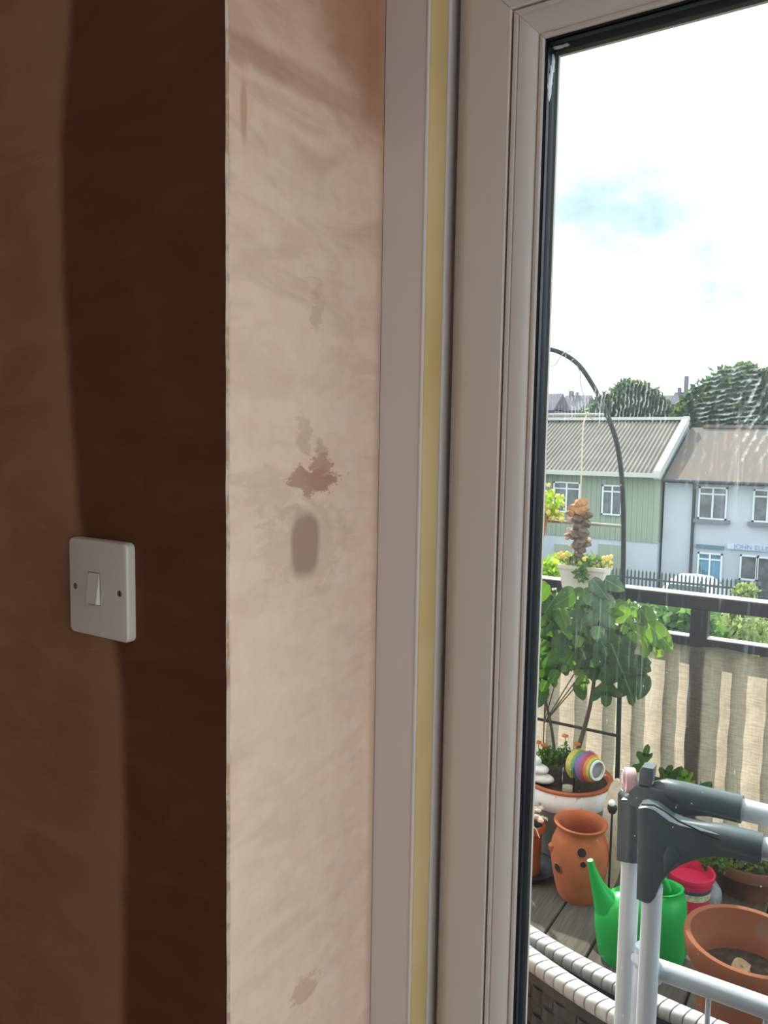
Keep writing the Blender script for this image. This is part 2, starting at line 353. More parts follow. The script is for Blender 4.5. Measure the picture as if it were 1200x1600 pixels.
for i, c_ in enumerate(RB): mat('rainbow_%d' % i, c_, 0.6, 0.2, 60)
mat('house_white', (0.45, 0.48, 0.53), 0.8, 0.12, 0.6)
mat('house_green', (0.285, 0.33, 0.26), 0.7, 0.1, 0.5)
mat('house_pane', (0.055, 0.065, 0.075), 0.12, col2=(0.13, 0.14, 0.15), scale=2.5)
mat('house_pane_blue', (0.10, 0.24, 0.36), 0.15, col2=(0.05, 0.09, 0.12), scale=2.0)
mat('house_frame', (0.60, 0.63, 0.67), 0.5)
mat('house_sill', (0.16, 0.17, 0.18), 0.7)
mat('blue_board', (0.07, 0.15, 0.22), 0.5)
mat('gutter_dark', (0.035, 0.04, 0.05), 0.5)
mat('metal_roof', (0.215, 0.195, 0.172), 0.7, spec=0.15, col2=(0.18, 0.162, 0.145), scale=1.2)
mat('roof_edge', (0.46, 0.46, 0.43), 0.6)
mat('slate_roof', (0.125, 0.112, 0.104), 0.8, col2=(0.148, 0.112, 0.096), scale=0.9, bmp=0.3, bscale=6)
mat('gable_grey', (0.22, 0.25, 0.30), 0.8)
mat('sign_board', (0.44, 0.50, 0.62), 0.5)
mat('sign_letter', (0.22, 0.27, 0.42), 0.5)
mat('fence_iron', (0.05, 0.065, 0.075), 0.5)
mat('car_white', (0.82, 0.83, 0.85), 0.25)
mat('car_glass', (0.06, 0.08, 0.10), 0.1)
mat('tyre', (0.02, 0.02, 0.02), 0.8)
mat('car_red', (0.4, 0.02, 0.02), 0.3)
mat('asphalt', (0.10, 0.10, 0.105), 0.9, 0.2, 2)
mat('bank_grass', (0.13, 0.19, 0.06), 0.95, 0.4, 2)
mat('far_wall', (0.20, 0.19, 0.22), 0.9, 0.2, 0.3)
mat('far_roof', (0.16, 0.145, 0.18), 0.9, 0.2, 0.3)
mat('hill_green', (0.06, 0.10, 0.055), 0.95, 0.4, 0.1)

# ------------------------------------------------------------------ mesh helpers
class MB:
    def __init__(s): s.v = []; s.f = []; s.m = []
    def add(s, vs, fs, mi=0):
        n = len(s.v); s.v += [Vector(v) for v in vs]; s.f += [tuple(i + n for i in f) for f in fs]; s.m += [mi] * len(fs); return s
    def box(s, x0, x1, y0, y1, z0, z1, mi=0):
        return s.add([(x0, y0, z0), (x1, y0, z0), (x1, y1, z0), (x0, y1, z0), (x0, y0, z1), (x1, y0, z1), (x1, y1, z1), (x0, y1, z1)],
                     [(0, 3, 2, 1), (4, 5, 6, 7), (0, 1, 5, 4), (1, 2, 6, 5), (2, 3, 7, 6), (3, 0, 4, 7)], mi)
    def rbox(s, x0, x1, y0, y1, z0, z1, r, seg=2, mi=0):
        bm = bmesh.new(); bmesh.ops.create_cube(bm, size=1)
        for v in bm.verts: v.co = Vector(((x0 + x1) / 2 + v.co.x * (x1 - x0), (y0 + y1) / 2 + v.co.y * (y1 - y0), (z0 + z1) / 2 + v.co.z * (z1 - z0)))
        bmesh.ops.bevel(bm, geom=list(bm.edges), offset=r, segments=seg, profile=0.5, affect='EDGES')
        bm.verts.index_update()
        s.add([v.co.copy() for v in bm.verts], [tuple(v.index for v in f.verts) for f in bm.faces], mi); bm.free(); return s
    def tube(s, pts, r, n=10, caps=True, mi=0, flat=None):
        pts = [Vector(p) for p in pts]; k = len(pts)
        rs = r if isinstance(r, (list, tuple)) else [r] * k
        rings = []; ref = None
        for i, p in enumerate(pts):
            t = (pts[min(i + 1, k - 1)] - pts[max(i - 1, 0)]).normalized()
            if ref is None:
                a = Vector((0, 0, 1)) if abs(t.z) < 0.9 else Vector((1, 0, 0)); ref = t.cross(a).normalized()
            else:
                ref = (ref - t * ref.dot(t)).normalized()
            b = t.cross(ref)
            rings.append([p + (ref * math.cos(2 * PI * j / n) + b * math.sin(2 * PI * j / n)) * rs[i] for j in range(n)])
        vs_ = [v for rr in rings for v in rr]; fs = []
        for i in range(k - 1):
            for j in range(n):
                fs.append((i * n + j, i * n + (j + 1) % n, (i + 1) * n + (j + 1) % n, (i + 1) * n + j))
        if caps: fs += [tuple(range(n - 1, -1, -1)), tuple(range((k - 1) * n, k * n))]
        return s.add(vs_, fs, mi)
    def lathe(s, prof, c=(0, 0, 0), n=32, mi=0, sx=1.0, sy=1.0, wob=0.0, cap=False):
        c = Vector(c); vs_ = []; fs = []; k = len(prof)
        for (r, z) in prof:
            for j in range(n):
                a = 2 * PI * j / n; w = 1 + wob * math.sin(3 * a + z * 20)
                vs_.append(c + Vector((r * w * sx * math.cos(a), r * w * sy * math.sin(a), z)))
        for i in range(k - 1):
            for j in range(n):
                fs.append((i * n + j, i * n + (j + 1) % n, (i + 1) * n + (j + 1) % n, (i + 1) * n + j))
        if cap: fs += [tuple(range(n - 1, -1, -1)), tuple(range((k - 1) * n, k * n))]
        return s.add(vs_, fs, mi)
    def blob(s, c, rx, ry, rz, sub=2, jit=0.0, mi=0, seed=0):
        bm = bmesh.new(); bmesh.ops.create_icosphere(bm, subdivisions=sub, radius=1)
        rg = random.Random(seed); bm.verts.index_update()
        vs_ = []
        for v in bm.verts:
            q = 1 + (rg.random() - 0.5) * jit
            vs_.append(Vector(c) + Vector((v.co.x * rx * q, v.co.y * ry * q, v.co.z * rz * q)))
        s.add(vs_, [tuple(v.index for v in f.verts) for f in bm.faces], mi); bm.free(); return s
    def prism(s, poly, fn, d0, d1, mi=0):
        n = len(poly); vs_ = [fn(u, v, d0) for u, v in poly] + [fn(u, v, d1) for u, v in poly]
        fs = [tuple(range(n - 1, -1, -1)), tuple(range(n, 2 * n))] + [(i, (i + 1) % n, n + (i + 1) % n, n + i) for i in range(n)]
        return s.add(vs_, fs, mi)
    def leaves(s, c, rad, n, size, seed=0, mi=0, shell=0.55):
        rg = random.Random(seed); c = Vector(c)
        for _ in range(n):
            d = Vector((rg.gauss(0, 1), rg.gauss(0, 1), rg.gauss(0, 1))).normalized()
            q = shell + (1 - shell) * rg.random() ** 0.5
            p = c + Vector((d.x * rad[0], d.y * rad[1], d.z * rad[2])) * q
            t = Vector((rg.gauss(0, 1), rg.gauss(0, 1), rg.gauss(0, 1))).normalized()
            b = t.cross(d); b = b.normalized() if b.length > 1e-4 else Vector((1, 0, 0))
            L = size * (0.6 + 0.8 * rg.random()); w = L * 0.32
            s.add([p, p + t * L * 0.5 + b * w, p + t * L, p + t * L * 0.5 - b * w], [(0, 1, 2, 3)], mi)
        return s
    def build(s, name, m, parent=None, smooth_=None, recalc=True):
        me = bpy.data.meshes.new(name)
        off = Vector((0, 0, 0)); p = parent; own = None
        while p is not None:
            off += Vector(p.location); p = p.parent
        if parent is None:
            xs = [v.x for v in s.v]; ys = [v.y for v in s.v]; zs_ = [v.z for v in s.v]
            own = Vector(((min(xs) + max(xs)) / 2, (min(ys) + max(ys)) / 2, min(zs_))); off = own
        me.from_pydata([v - off for v in s.v], [], s.f); me.update()
        ms = m if isinstance(m, (list, tuple)) else [m]
        for x in ms: me.materials.append(M[x])
        if len(ms) > 1: me.polygons.foreach_set('material_index', s.m)
        if recalc:
            bm = bmesh.new(); bm.from_mesh(me); bmesh.ops.recalc_face_normals(bm, faces=bm.faces); bm.to_mesh(me); bm.free()
        if smooth_ is not None:
            me.polygons.foreach_set('use_smooth', [True] * len(me.polygons)); me.set_sharp_from_angle(angle=math.radians(smooth_))
        o = bpy.data.objects.new(name, me); C.objects.link(o)
        if own is not None: o.location = own
        o.parent = parent
        return o
def thing(name, loc, label, cat=None, group=None, kind=None):
    o = bpy.data.objects.new(name, None); C.objects.link(o); o.location = Vector(loc); o.empty_display_size = 0.05
    return tag(o, label, cat, group, kind)
def tag(o, label=None, cat=None, group=None, kind=None):
    if label: o['label'] = label
    if cat: o['category'] = cat
    if group: o['group'] = group
    if kind: o['kind'] = kind
    return o
def struct(o, label=None): return tag(o, label, None, None, 'structure')
def B(x0, x1, y0, y1, z0, z1): return MB().box(x0, x1, y0, y1, z0, z1)

# ------------------------------------------------------------------ the room
XL, XRR, YB, ZC = -2.0, 1.62, -2.9, 2.42
OX1 = 1.52; OZ1 = 2.03          # right side and top of the door opening
YO = 0.80                       # outer face of the house wall
struct(B(XL, XR - 0.0005, YW, YO, 0, ZC).build('wall_left', 'damp_plaster'), 'dark brown freshly plastered wall around the light switch')
struct(B(XR - 0.0005, XR, YW + 0.003, YO, 0, OZ1).build('wall_reveal', 'reveal_plaster'), 'pale pink plaster reveal between dark wall and white door frame')
struct(B(OX1, XRR, YW, YO, 0, ZC).build('wall_front', 'room_plaster'), 'plastered wall beyond the glazed door')
struct(B(XR, OX1, YW, YO, OZ1, ZC).build('wall_lintel', 'room_plaster'), 'plastered wall above the glazed door')
struct(B(XL - 0.15, XL, YB - 0.15, YO, 0, ZC).build('wall_side', 'room_plaster'), 'side wall of the plastered room')
WY0, WY1, WZ0, WZ1 = -1.5, 0.38, 0.06, 2.32  # unseen opening added in the right wall to brighten the room
struct(MB().box(XRR, XRR + 0.15, YB - 0.15, WY0, 0, ZC).box(XRR, XRR + 0.15, WY1, YO, 0, ZC).box(XRR, XRR + 0.15, WY0, WY1, WZ1, ZC).box(XRR, XRR + 0.15, WY0, WY1, 0, WZ0).build('wall_right', 'room_plaster'), 'right wall of the plastered room')
w2 = thing('added_fill_window', (XRR, (WY0 + WY1) / 2, WZ0), 'added unseen glazed window that fills the room with daylight', kind='structure')
mb = MB(); mb.box(XRR + .03, XRR + .10, WY0, WY1, WZ0, WZ0 + .06).box(XRR + .03, XRR + .10, WY0, WY1, WZ1 - .06, WZ1)
for q in range(4):
    yq = WY0 + (WY1 - WY0 - .06) * q / 3; mb.box(XRR + .03, XRR + .10, yq, yq + .06, WZ0, WZ1)
mb.build('window_frame', 'upvc', w2)
for q in range(3):
    yq = WY0 + (WY1 - WY0 - .06) * q / 3; B(XRR + .06, XRR + .066, yq + .055, yq + (WY1 - WY0 - .06) / 3 + .005, WZ0 + .055, WZ1 - .055).build('pane', 'glass_plain', w2)
struct(B(XL, XRR, YB - 0.15, YB, 0, ZC).build('wall_back', 'room_plaster'), 'back wall of the plastered room')
struct(B(XL - 0.15, XRR + 0.15, YB - 0.15, YO, -0.12, 0).build('floor', 'room_floor'), 'bare floor of the room')
struct(B(XL - 0.15, XRR + 0.15, YB - 0.15, YO, ZC, ZC + 0.12).build('ceiling', 'room_ceiling'), 'ceiling of the room')
# thin bead down the arris
bd = MB(); _n = 90
for i in range(_n + 1):
    z = 2.0 * i / _n + 0.02; j = 0.0005 * math.sin(i * 2.3) + 0.0004 * math.sin(i * 5.1)
    for (dx, dy) in ((-0.0016, 0.0004), (0.0002 + j * 0.6, -0.0005), (0.0006 + j * 0.6, 0.0028), (-0.0016, 0.0028)):
        bd.v.append(Vector((XR + dx, YW + dy, z)))
for i in range(_n):
    for k in range(4): bd.f.append((i * 4 + k, i * 4 + (k + 1) % 4, i * 4 + 4 + (k + 1) % 4, i * 4 + 4 + k))
bd.m = [0] * len(bd.f)
struct(bd.build('trim_1', 'bead_metal'), 'thin corner bead down the edge of the reveal')

# ------------------------------------------------------------------ glazed door
door = thing('door_1', (XR, YF, 0), 'white plastic framed glazed door with dirty glass and warm light painted yellow in its rebate', kind='structure')
def member(rect, prof, side, name, m, parent, gap=0.0004, smooth_=35):
    """one mitred length of a profile (u inwards, y) along one side of rect (x0,x1,z0,z1)"""
    x0, x1, z0, z1 = rect; mb = MB(); n = len(prof)
    def pt(u, y, e):
        if side == 'l': return (x0 + u, y, (z0 + u + gap) if e == 0 else (z1 - u - gap))
        if side == 'r': return (x1 - u, y, (z0 + u + gap) if e == 0 else (z1 - u - gap))
        if side == 't': return ((x0 + u) if e == 0 else (x1 - u), y, z1 - u)
        return ((x0 + u) if e == 0 else (x1 - u), y, z0 + u)
    vs_ = [pt(u, y, 0) for u, y in prof] + [pt(u, y, 1) for u, y in prof]
    fs = [(i, (i + 1) % n, n + (i + 1) % n, n + i) for i in range(n)] + [tuple(range(n)), tuple(range(n, 2 * n))]
    mb.add(vs_, fs); return mb.build(name, m, parent, smooth_)
FR = (XR + 0.0008, OX1 - 0.001, 0.0, OZ1 - 0.001)
fprof = [(0, 0.79), (0, YF), (0.0455, YF), (0.0465, YF - 0.0008), (0.0478, YF - 0.0006), (0.0484, YF + 0.001), (0.0484, 0.7), (0.0484, 0.79)]
for sd, nm in (('l', 'jamb'), ('r', 'jamb'), ('t', 'head'), ('b', 'threshold')): member(FR, fprof, sd, nm, 'upvc', door)
XA = FR[0] + 0.0484
# strip lining the frame rebate, warm light painted in as yellow
yp = [(0.0482, YF + 0.0022), (0.0494, YF + 0.0028), (0.0500, YF + 0.006), (0.0500, YF + 0.031), (0.0496, YF + 0.0345), (0.0482, YF + 0.0355)]
member(FR, yp, 'l', 'warm_lit_strip', 'lit_yellow_rebate', door)
lp = [(0.0482, YF + 0.0358), (0.0502, YF + 0.0358), (0.0506, YF + 0.038), (0.0500, YF + 0.0405), (0.0482, YF + 0.041)]
member(FR, lp, 'l', 'seal_lip', 'upvc', door)
S0 = -0.369; SZ1 = 1.9695; SZ0 = 0.062
sprof = [(0, 0.776), (0, 0.716), (0.003, 0.710), (0.0105, 0.7045), (0.0122, 0.7025), (0.0145, 0.7010), (0.020, 0.7002), (0.060, 0.7002), (0.0612, 0.7012), (0.0616, 0.713), (0.075, 0.713), (0.075, 0.716), (0.0625, 0.716), (0.0625, 0.7425), (0.0935, 0.7425), (0.0942, 0.745), (0.084, 0.756), (0.076, 0.776)]
bprof = [(0.0632, 0.7125), (0.0632, 0.7020), (0.0640, 0.7006), (0.0672, 0.7006), (0.0680, 0.7020), (0.0688, 0.7022), (0.0695, 0.7010), (0.0735, 0.7012), (0.0780, 0.7026), (0.0820, 0.7048), (0.0850, 0.7074), (0.0866, 0.7094), (0.0870, 0.7084), (0.0880, 0.7072), (0.0905, 0.7070), (0.0917, 0.7078), (0.0920, 0.7100), (0.0912, 0.7125)]
gprof = [(0.086, 0.7102), (0.0925, 0.7098), (0.0938, 0.7106), (0.0930, 0.7118), (0.086, 0.7118)]
kprof = [(0.079, 0.7165), (0.0925, 0.7165), (0.0925, 0.7225), (0.0921, 0.7232), (0.0921, 0.7245), (0.0925, 0.7252), (0.0925, 0.7368), (0.079, 0.7368)]
def leafdoor(x0, x1):
    r = (x0, x1, SZ0, SZ1)
    for sd, nm in (('l', 'sash_stile'), ('r', 'sash_stile'), ('t', 'sash_rail'), ('b', 'sash_rail')):
        member(r, sprof, sd, nm, 'upvc', door)
        member(r, bprof, sd, 'glazing_bead', 'upvc', door)
        member(r, gprof, sd, 'gasket', 'rubber', door)
        member(r, kprof, sd, 'spacer_bar', 'spacer_black', door)
    u = 0.078
    B(x0 + u, x1 - u, 0.7122, 0.7160, SZ0 + u, SZ1 - u).build('inner_pane', 'glass_clean', door)
    mb = MB(); mb.box(x0 + u, x1 - u, 0.7373, 0.7410, SZ0 + u, SZ1 - u); mb.m = [0, 0, 0, 0, 1, 0]
    mb.build('outer_pane', ['glass_clean', 'glass_dirty'], door)
leafdoor(S0, 0.556); leafdoor(0.562, OX1 - 0.055)
# smear of sealant in the top corner of the glazing gap
sm = MB()
for i, (px, py, rr) in enumerate([(866, 96, 3.0), (864, 104, 3.6), (862, 114, 3.4), (860, 126, 4.2), (859, 138, 4.0), (858, 149, 2.6), (868, 88, 2.6), (876, 84, 2.8), (884, 80, 2.0)]):
    p = atX(px, py, -0.2764) if px < 867 else atY(px, py, 0.728)
    sm.blob((-0.2765 if px < 867 else p.x, min(max(p.y, 0.718), 0.730), p.z if px < 867 else 1.8765), 0.0007 if px < 867 else 0.003, rr * 0.0013, rr * 0.0019 if px < 867 else 0.0007, 2, 0.5, seed=i)
sm.build('sealant_smear', 'silicone', door, 60)

# ------------------------------------------------------------------ light switch
pL = atY(107.5, 915, YW - 0.009); pR = atY(211.5, 925, YW)
sxc = (pL.x + pR.x) / 2; swh = (pR.x - pL.x) / 2; szc = atY(160, 921, YW - 0.007).z; szh = 0.0435
sw = thing('light_switch', (sxc, YW, szc), 'white single light switch on the dark brown plaster wall', 'light switch')
def rounded_plate(hx, hz, rc, y0, y1, bev, n=8):
    mb = MB(); rings = []
    def ring(ins, y):
        out = []
        for cx, cz, a0 in ((1, 1, 0), (-1, 1, PI / 2), (-1, -1, PI), (1, -1, 1.5 * PI)):
            for k in range(n + 1):
                a = a0 + PI / 2 * k / n
                out.append(Vector((sxc + cx * (hx - rc) + (rc - ins) * math.cos(a), y, szc + cz * (hz - rc) + (rc - ins) * math.sin(a))))
        return out
    steps = [(0, y0), (0, y1 + bev), (bev * 0.1, y1 + bev * 0.6), (bev * 0.35, y1 + bev * 0.2), (bev, y1)]
    for ins, y in steps: rings.append(ring(ins, y))
    k = len(rings[0])
    for r in rings: mb.v += r
    for i in range(len(rings) - 1):
        for j in range(k): mb.f.append((i * k + j, i * k + (j + 1) % k, (i + 1) * k + (j + 1) % k, (i + 1) * k + j))
    mb.f.append(tuple(range((len(rings) - 1) * k, len(rings) * k))); mb.f.append(tuple(range(k)))
    mb.m = [0] * len(mb.f); return mb
rounded_plate(swh, szh, 0.0058, YW, YW - 0.0090, 0.0030).build('plate', 'switch_plastic', sw, 40)
rx0, rx1 = sxc - 0.0045 - 0.0065, sxc - 0.0045 + 0.0085; rz = 0.0142
rk = MB(); yb = YW - 0.0088; yf = YW - 0.0093; yo = YW - 0.0132
rk.add([(rx0, yb, szc - rz), (rx1, yb, szc - rz), (rx1, yb, szc + rz), (rx0, yb, szc + rz), (rx0 + .0003, yo, szc - rz + .0012), (rx1 - .0004, yo, szc - rz + .0012), (rx1 - .0004, yf, szc + rz), (rx0 + .0003, yf, szc + rz)],
       [(0, 1, 2, 3), (4, 5, 6, 7), (0, 1, 5, 4), (1, 2, 6, 5), (2, 3, 7, 6), (3, 0, 4, 7)])
rk.build('rocker', 'switch_plastic', sw)
g_ = 0.0005
MB().box(rx0 - g_, rx1 + g_, YW - 0.00905, YW - 0.0087, szc - rz - g_, szc + rz + g_).build('rocker_gap', 'dark_gap', sw)
for sgn in (-1, 1):
    cx = sxc + sgn * 0.0300
    mb = MB(); fnr = lambda u, v, d: Vector((cx + u, d, szc - 0.0005 + v))
    mb.prism([(0.0029 * math.cos(a * PI / 8), 0.0029 * math.sin(a * PI / 8)) for a in range(16)], fnr, YW - 0.0088, YW - 0.00912)
    s_ = mb.build('screw', 'screw_brass', sw)
    mb = MB()
    mb.box(cx - 0.0004, cx + 0.0004, YW - 0.0093, YW - 0.0090, szc - 0.0028, szc + 0.0018)
    mb.build('screw_slot', 'dark_gap', s_)

# ------------------------------------------------------------------ balcony
DZ = -0.10
deck = struct(B(-2.6, 2.6, YO, 3.32, DZ - 0.20, DZ - 0.028).build('balcony_deck', 'dark_gap'), 'grey brown timber balcony deck')
bw = 0.152; x = -0.81 - bw * 11; me0 = None
while x < 2.5:
    if me0 is None:
        o = MB().rbox(x + 0.0035, x + bw - 0.0035, YO + 0.005, 3.315, DZ - 0.027, DZ, 0.003, 1).build('deck_board', 'deck_wood', deck); me0 = o; x0_ = x
    else:
        o = me0.copy(); C.objects.link(o); o.location.x = me0.location.x + (x - x0_)
    x += bw
YR = 3.15
zr = atY(1000, 919, YR).z; zl = atY(1000, 982, YR).z
rail = thing('balcony_railing', (-0.5, YR, DZ), 'black metal balcony railing with sunlight painted pale on the rail tops', 'railing')
XA0, XA1 = -2.5, 2.5
MB().rbox(XA0, XA1, YR - 0.028, YR + 0.028, zr - 0.055, zr - 0.003, 0.004).build('top_rail', 'rail_black', rail)
tag(MB().rbox(XA0, XA1, YR - 0.0285, YR + 0.0285, zr - 0.003, zr + 0.004, 0.003, 1).build('rail_sun_strip', 'rail_sun_strip', rail), 'painted sunlight along the top rail')
MB().rbox(XA0, XA1, YR - 0.022, YR + 0.022, zl - 0.036, zl - 0.003, 0.003).build('middle_rail', 'rail_black', rail)
tag(MB().rbox(XA0, XA1, YR - 0.0225, YR + 0.0225, zl - 0.003, zl + 0.003, 0.002, 1).build('rail_sun_strip', 'rail_sun_strip', rail), 'painted sunlight along the middle rail')
MB().rbox(XA0, XA1, YR - 0.015, YR + 0.015, DZ + 0.05, DZ + 0.085, 0.003).build('bottom_rail', 'rail_black', rail)
xp = atY(1094, 965, YR).x
posts = [xp - 1.44, xp, xp + 1.44]
for q in posts: MB().rbox(q - 0.032, q + 0.032, YR - 0.027, YR + 0.027, DZ, zr - 0.055, 0.003).build('post', 'rail_black', rail)
bl0 = None; bx = xp - 1.44 - 0.12 * 6
k = 0
while bx < 2.3:
    if min(abs(bx - q) for q in posts) > 0.05:
        if bl0 is None:
            bl0 = MB().box(bx - 0.021, bx + 0.021, YR - 0.006, YR + 0.006, DZ + 0.085, zl - 0.036).build('baluster', 'rail_black', rail); b0x = bx
        else:
            o = bl0.copy(); C.objects.link(o); o.location.x = bl0.location.x + bx - b0x
    bx += 0.12
# woven privacy screen tied to the inside of the balusters
fb = MB(); nx, nz = 150, 40; xa, xb = -2.4, 2.4; za, zb = DZ + 0.02, zl - 0.030; YS = YR - 0.033
for i in range(nx + 1):
    for j in range(nz + 1):
        xx_ = xa + (xb - xa) * i / nx; zz_ = za + (zb - za) * j / nz
        w = 0.004 * math.sin(xx_ * 9 + 1.2 * math.sin(zz_ * 4)) + 0.003 * math.sin(zz_ * 11 + xx_ * 5) + 0.0025 * math.sin(zz_ * 37 + 2 * math.sin(xx_ * 7))
        top = 0.006 * math.sin(xx_ * 26) if j == nz else 0
        fb.v.append(Vector((xx_, YS + w * (1 - 0.5 * j / nz), zz_ + top)))
for i in range(nx):
    for j in range(nz):
        a = i * (nz + 1) + j; fb.f.append((a, a + nz + 1, a + nz + 2, a + 1))
fb.m = [0] * len(fb.f)
tag(fb.build('privacy_screen', 'screen_fabric', None, 60, recalc=False), 'beige woven privacy screen tied along the balcony railing', 'screen')

# arched trellis
YT = 3.03
xr_ = atY(968, 1150, YT).x; xm = atY(838, 1110, YT).x; xl_ = 2 * xm - xr_
ztop = atY(852, 546, YT).z
tr = thing('arched_trellis', (xm, YT, DZ), 'dark metal arched garden trellis standing behind the fig plant', 'trellis')
zs0 = atY(968, 790, YT).z
arc = [tuple(atY(a, b, YT)) for a, b in ((962, 1330), (965, 1200), (968, 1080), (972, 960), (974, 870), (974, 800))]; arc = [(arc[0][0], YT, DZ)] + arc
hw = xr_ - xm
for px, py in [(971, 740), (962, 685), (943, 635), (925, 600), (904, 570), (880, 553), (855, 546)]:
    p = atY(px, py, YT); arc.append((p.x, YT, p.z))
def densify(pts, n=4):
    out = []
    P = [Vector(p) for p in pts]
    for i in range(len(P) - 1):
        p0 = P[max(i - 1, 0)]; p1 = P[i]; p2 = P[i + 1]; p3 = P[min(i + 2, len(P) - 1)]
        for k in range(n):
            t = k / n
            out.append(0.5 * ((2 * p1) + (p2 - p0) * t + (2 * p0 - 5 * p1 + 4 * p2 - p3) * t * t + (3 * p1 - p0 - 3 * p2 + p3) * t ** 3))
    out.append(P[-1]); return out
xap = arc[-1][0]
full = arc + [(2 * xap - q[0], q[1], q[2]) for q in arc[::-1][1:]]
MB().tube(densify(full), 0.0095, 10).build('arch_tube', 'trellis_green', tr, 60)
xlft = 2 * xap - xr_
MB().tube([(xm, YT, DZ + 0.30), (xm, YT, atY(838, 640, YT).z)], 0.006, 8).build('upright', 'trellis_green', tr, 60)
for py, px in ((648, 945), (822, 972), (1150, 966)):
    p = atY(px, py, YT)
    MB().tube([(p.x, YT, p.z), (2 * xap - p.x, YT, p.z)], 0.0065, 8).build('rung', 'rung_grey' if py < 1000 else 'trellis_green', tr, 60)
# dead twigs twined round the arch
tw = MB()
for pts in ([(860, 572), (868, 570), (874, 560), (880, 552), (893, 548)], [(884, 553), (884, 566)], [(901, 571), (907, 582), (906, 595), (910, 612), (914, 622), (913, 640)], [(891, 566), (896, 561)], [(913, 640), (920, 650), (926, 655)], [(937, 650), (937, 664)], [(931, 668), (932, 676)]):
    tw.tube([atY(a, b, YT - 0.013 - 0.004 * (i % 2)) for i, (a, b) in enumerate(pts)], 0.0022, 5)
tag(tw.build('dead_vine_twig', 'twig_grey', None, 60), 'thin dead vine twigs hanging from the top of the arch', 'twig')

# ------------------------------------------------------------------ pots on the deck
def pot_profile(R, H, rb, lip=0.012, liph=0.05, wall=0.014, soil=0.06):
    return [(0.001, 0), (rb, 0), (rb + (R - lip - rb) * (H - liph) / H, H - liph), (R, H - liph + 0.004), (R, H - 0.006), (R - 0.004, H), (R - wall + 0.002, H), (R - wall, H - 0.006), (R - wall - 0.004, H - liph), (R - wall - 0.010, H - soil), (0.001, H - soil)]
# big glazed planter
pc = Vector((atZ(882, 1240, DZ + 0.40).x, 2.80, DZ)); 
pcx = atY(884, 1209, 2.90); hrim = pcx.z - DZ
BP = Vector((pcx.x, 2.90, DZ)); RBP = 0.180
bp = thing('glazed_planter', BP, 'large grey planter with flaking white band and terracotta rim under the fig', 'planter')
Hb = hrim
MB().lathe([(0.001, 0), (0.130, 0), (0.140, 0.02), (0.162, Hb - 0.10), (0.168, Hb - 0.085)], BP, 40).build('pot_body', 'glaze_grey', bp, 50)
tag(MB().lathe([(0.166, Hb - 0.092), (0.174, Hb - 0.086), (0.177, Hb - 0.05), (0.178, Hb - 0.018), (0.176, Hb - 0.012)], BP, 40).build('glaze_band', 'glaze_white', bp, 50), 'flaking white glaze band')
MB().lathe([(0.175, Hb - 0.016), (0.182, Hb - 0.012), (0.183, Hb - 0.003), (0.178, Hb), (0.166, Hb - 0.002), (0.160, Hb - 0.02), (0.156, Hb - 0.06)], BP, 40).build('rim', 'terracotta', bp, 50)
MB().lathe([(0.001, Hb - 0.018), (0.08, Hb - 0.016), (0.160, Hb - 0.022)], BP, 30).build('soil', 'soil', bp, 60)
ZSO = DZ + Hb - 0.018
# strawberry jar
q = atZ(903, 1398, DZ); SJ = Vector((q.x, q.y, DZ))
depth_ = (SJ - O).length
topz = atY(903, 1281, SJ.y).z; Hs = topz - DZ
sj = thing('strawberry_pot', SJ, 'terracotta strawberry jar with round side holes beside the green watering can', 'pot')
prof = [(0.001, 0), (0.068, 0), (0.074, 0.012), (0.085, Hs * 0.18), (0.098, Hs * 0.42), (0.103, Hs * 0.60), (0.098, Hs * 0.72), (0.086, Hs * 0.82), (0.080, Hs * 0.88), (0.083, Hs * 0.93), (0.091, Hs * 0.96), (0.094, Hs * 0.985), (0.090, Hs), (0.082, Hs - 0.004), (0.074, Hs * 0.9), (0.080, Hs * 0.75), (0.090, Hs * 0.6), (0.085, Hs * 0.45), (0.001, Hs * 0.42)]
MB().lathe(prof, SJ, 40).build('jar_body', 'terracotta', sj, 50)
def jar_r(z):
    for (r0_, z0_), (r1_, z1_) in zip(prof[1:13], prof[2:13]):
        if z0_ <= z <= z1_: return r0_ + (r1_ - r0_) * (z - z0_) / max(1e-6, z1_ - z0_)
    return 0.07
def on_jar(px, py):
    r0 = ray(px, py).normalized(); t = (SJ - O).length * 0.8
    for _ in range(4000):
        t += 0.0003; p = O + r0 * t; z = p.z - DZ
        if math.hypot(p.x - SJ.x, p.y - SJ.y) < jar_r(z): break
    sl_j = (jar_r(z + 0.01) - jar_r(z - 0.01)) / 0.02
    n = (Vector((p.x - SJ.x, p.y - SJ.y, 0)).normalized() - Vector((0, 0, sl_j))).normalized()
    return p, n
for (px, py, r_) in [(909, 1333, 0.0165), (911, 1351, 0.0115), (872, 1356, 0.0165)]:
    p, n = on_jar(px, py); side = n.cross(Vector((0, 0, 1))).normalized(); up = side.cross(n).normalized()
    mb = MB(); ring = [p + (side * math.cos(a * PI / 8) + up * math.sin(a * PI / 8)) * r_ + n * 0.001 for a in range(17)]
    mb.tube(ring, 0.002, 8, caps=False); pk = mb.build('side_pocket', 'terracotta', sj, 60)
    mb = MB(); fn = lambda u, v, d: p + side * u + up * v + n * d
    mb.prism([(math.cos(a * PI / 8) * r_, math.sin(a * PI / 8) * r_) for a in range(16)], fn, -0.006, 0.0026)
    mb.build('pocket_hole', 'hole_dark', pk)
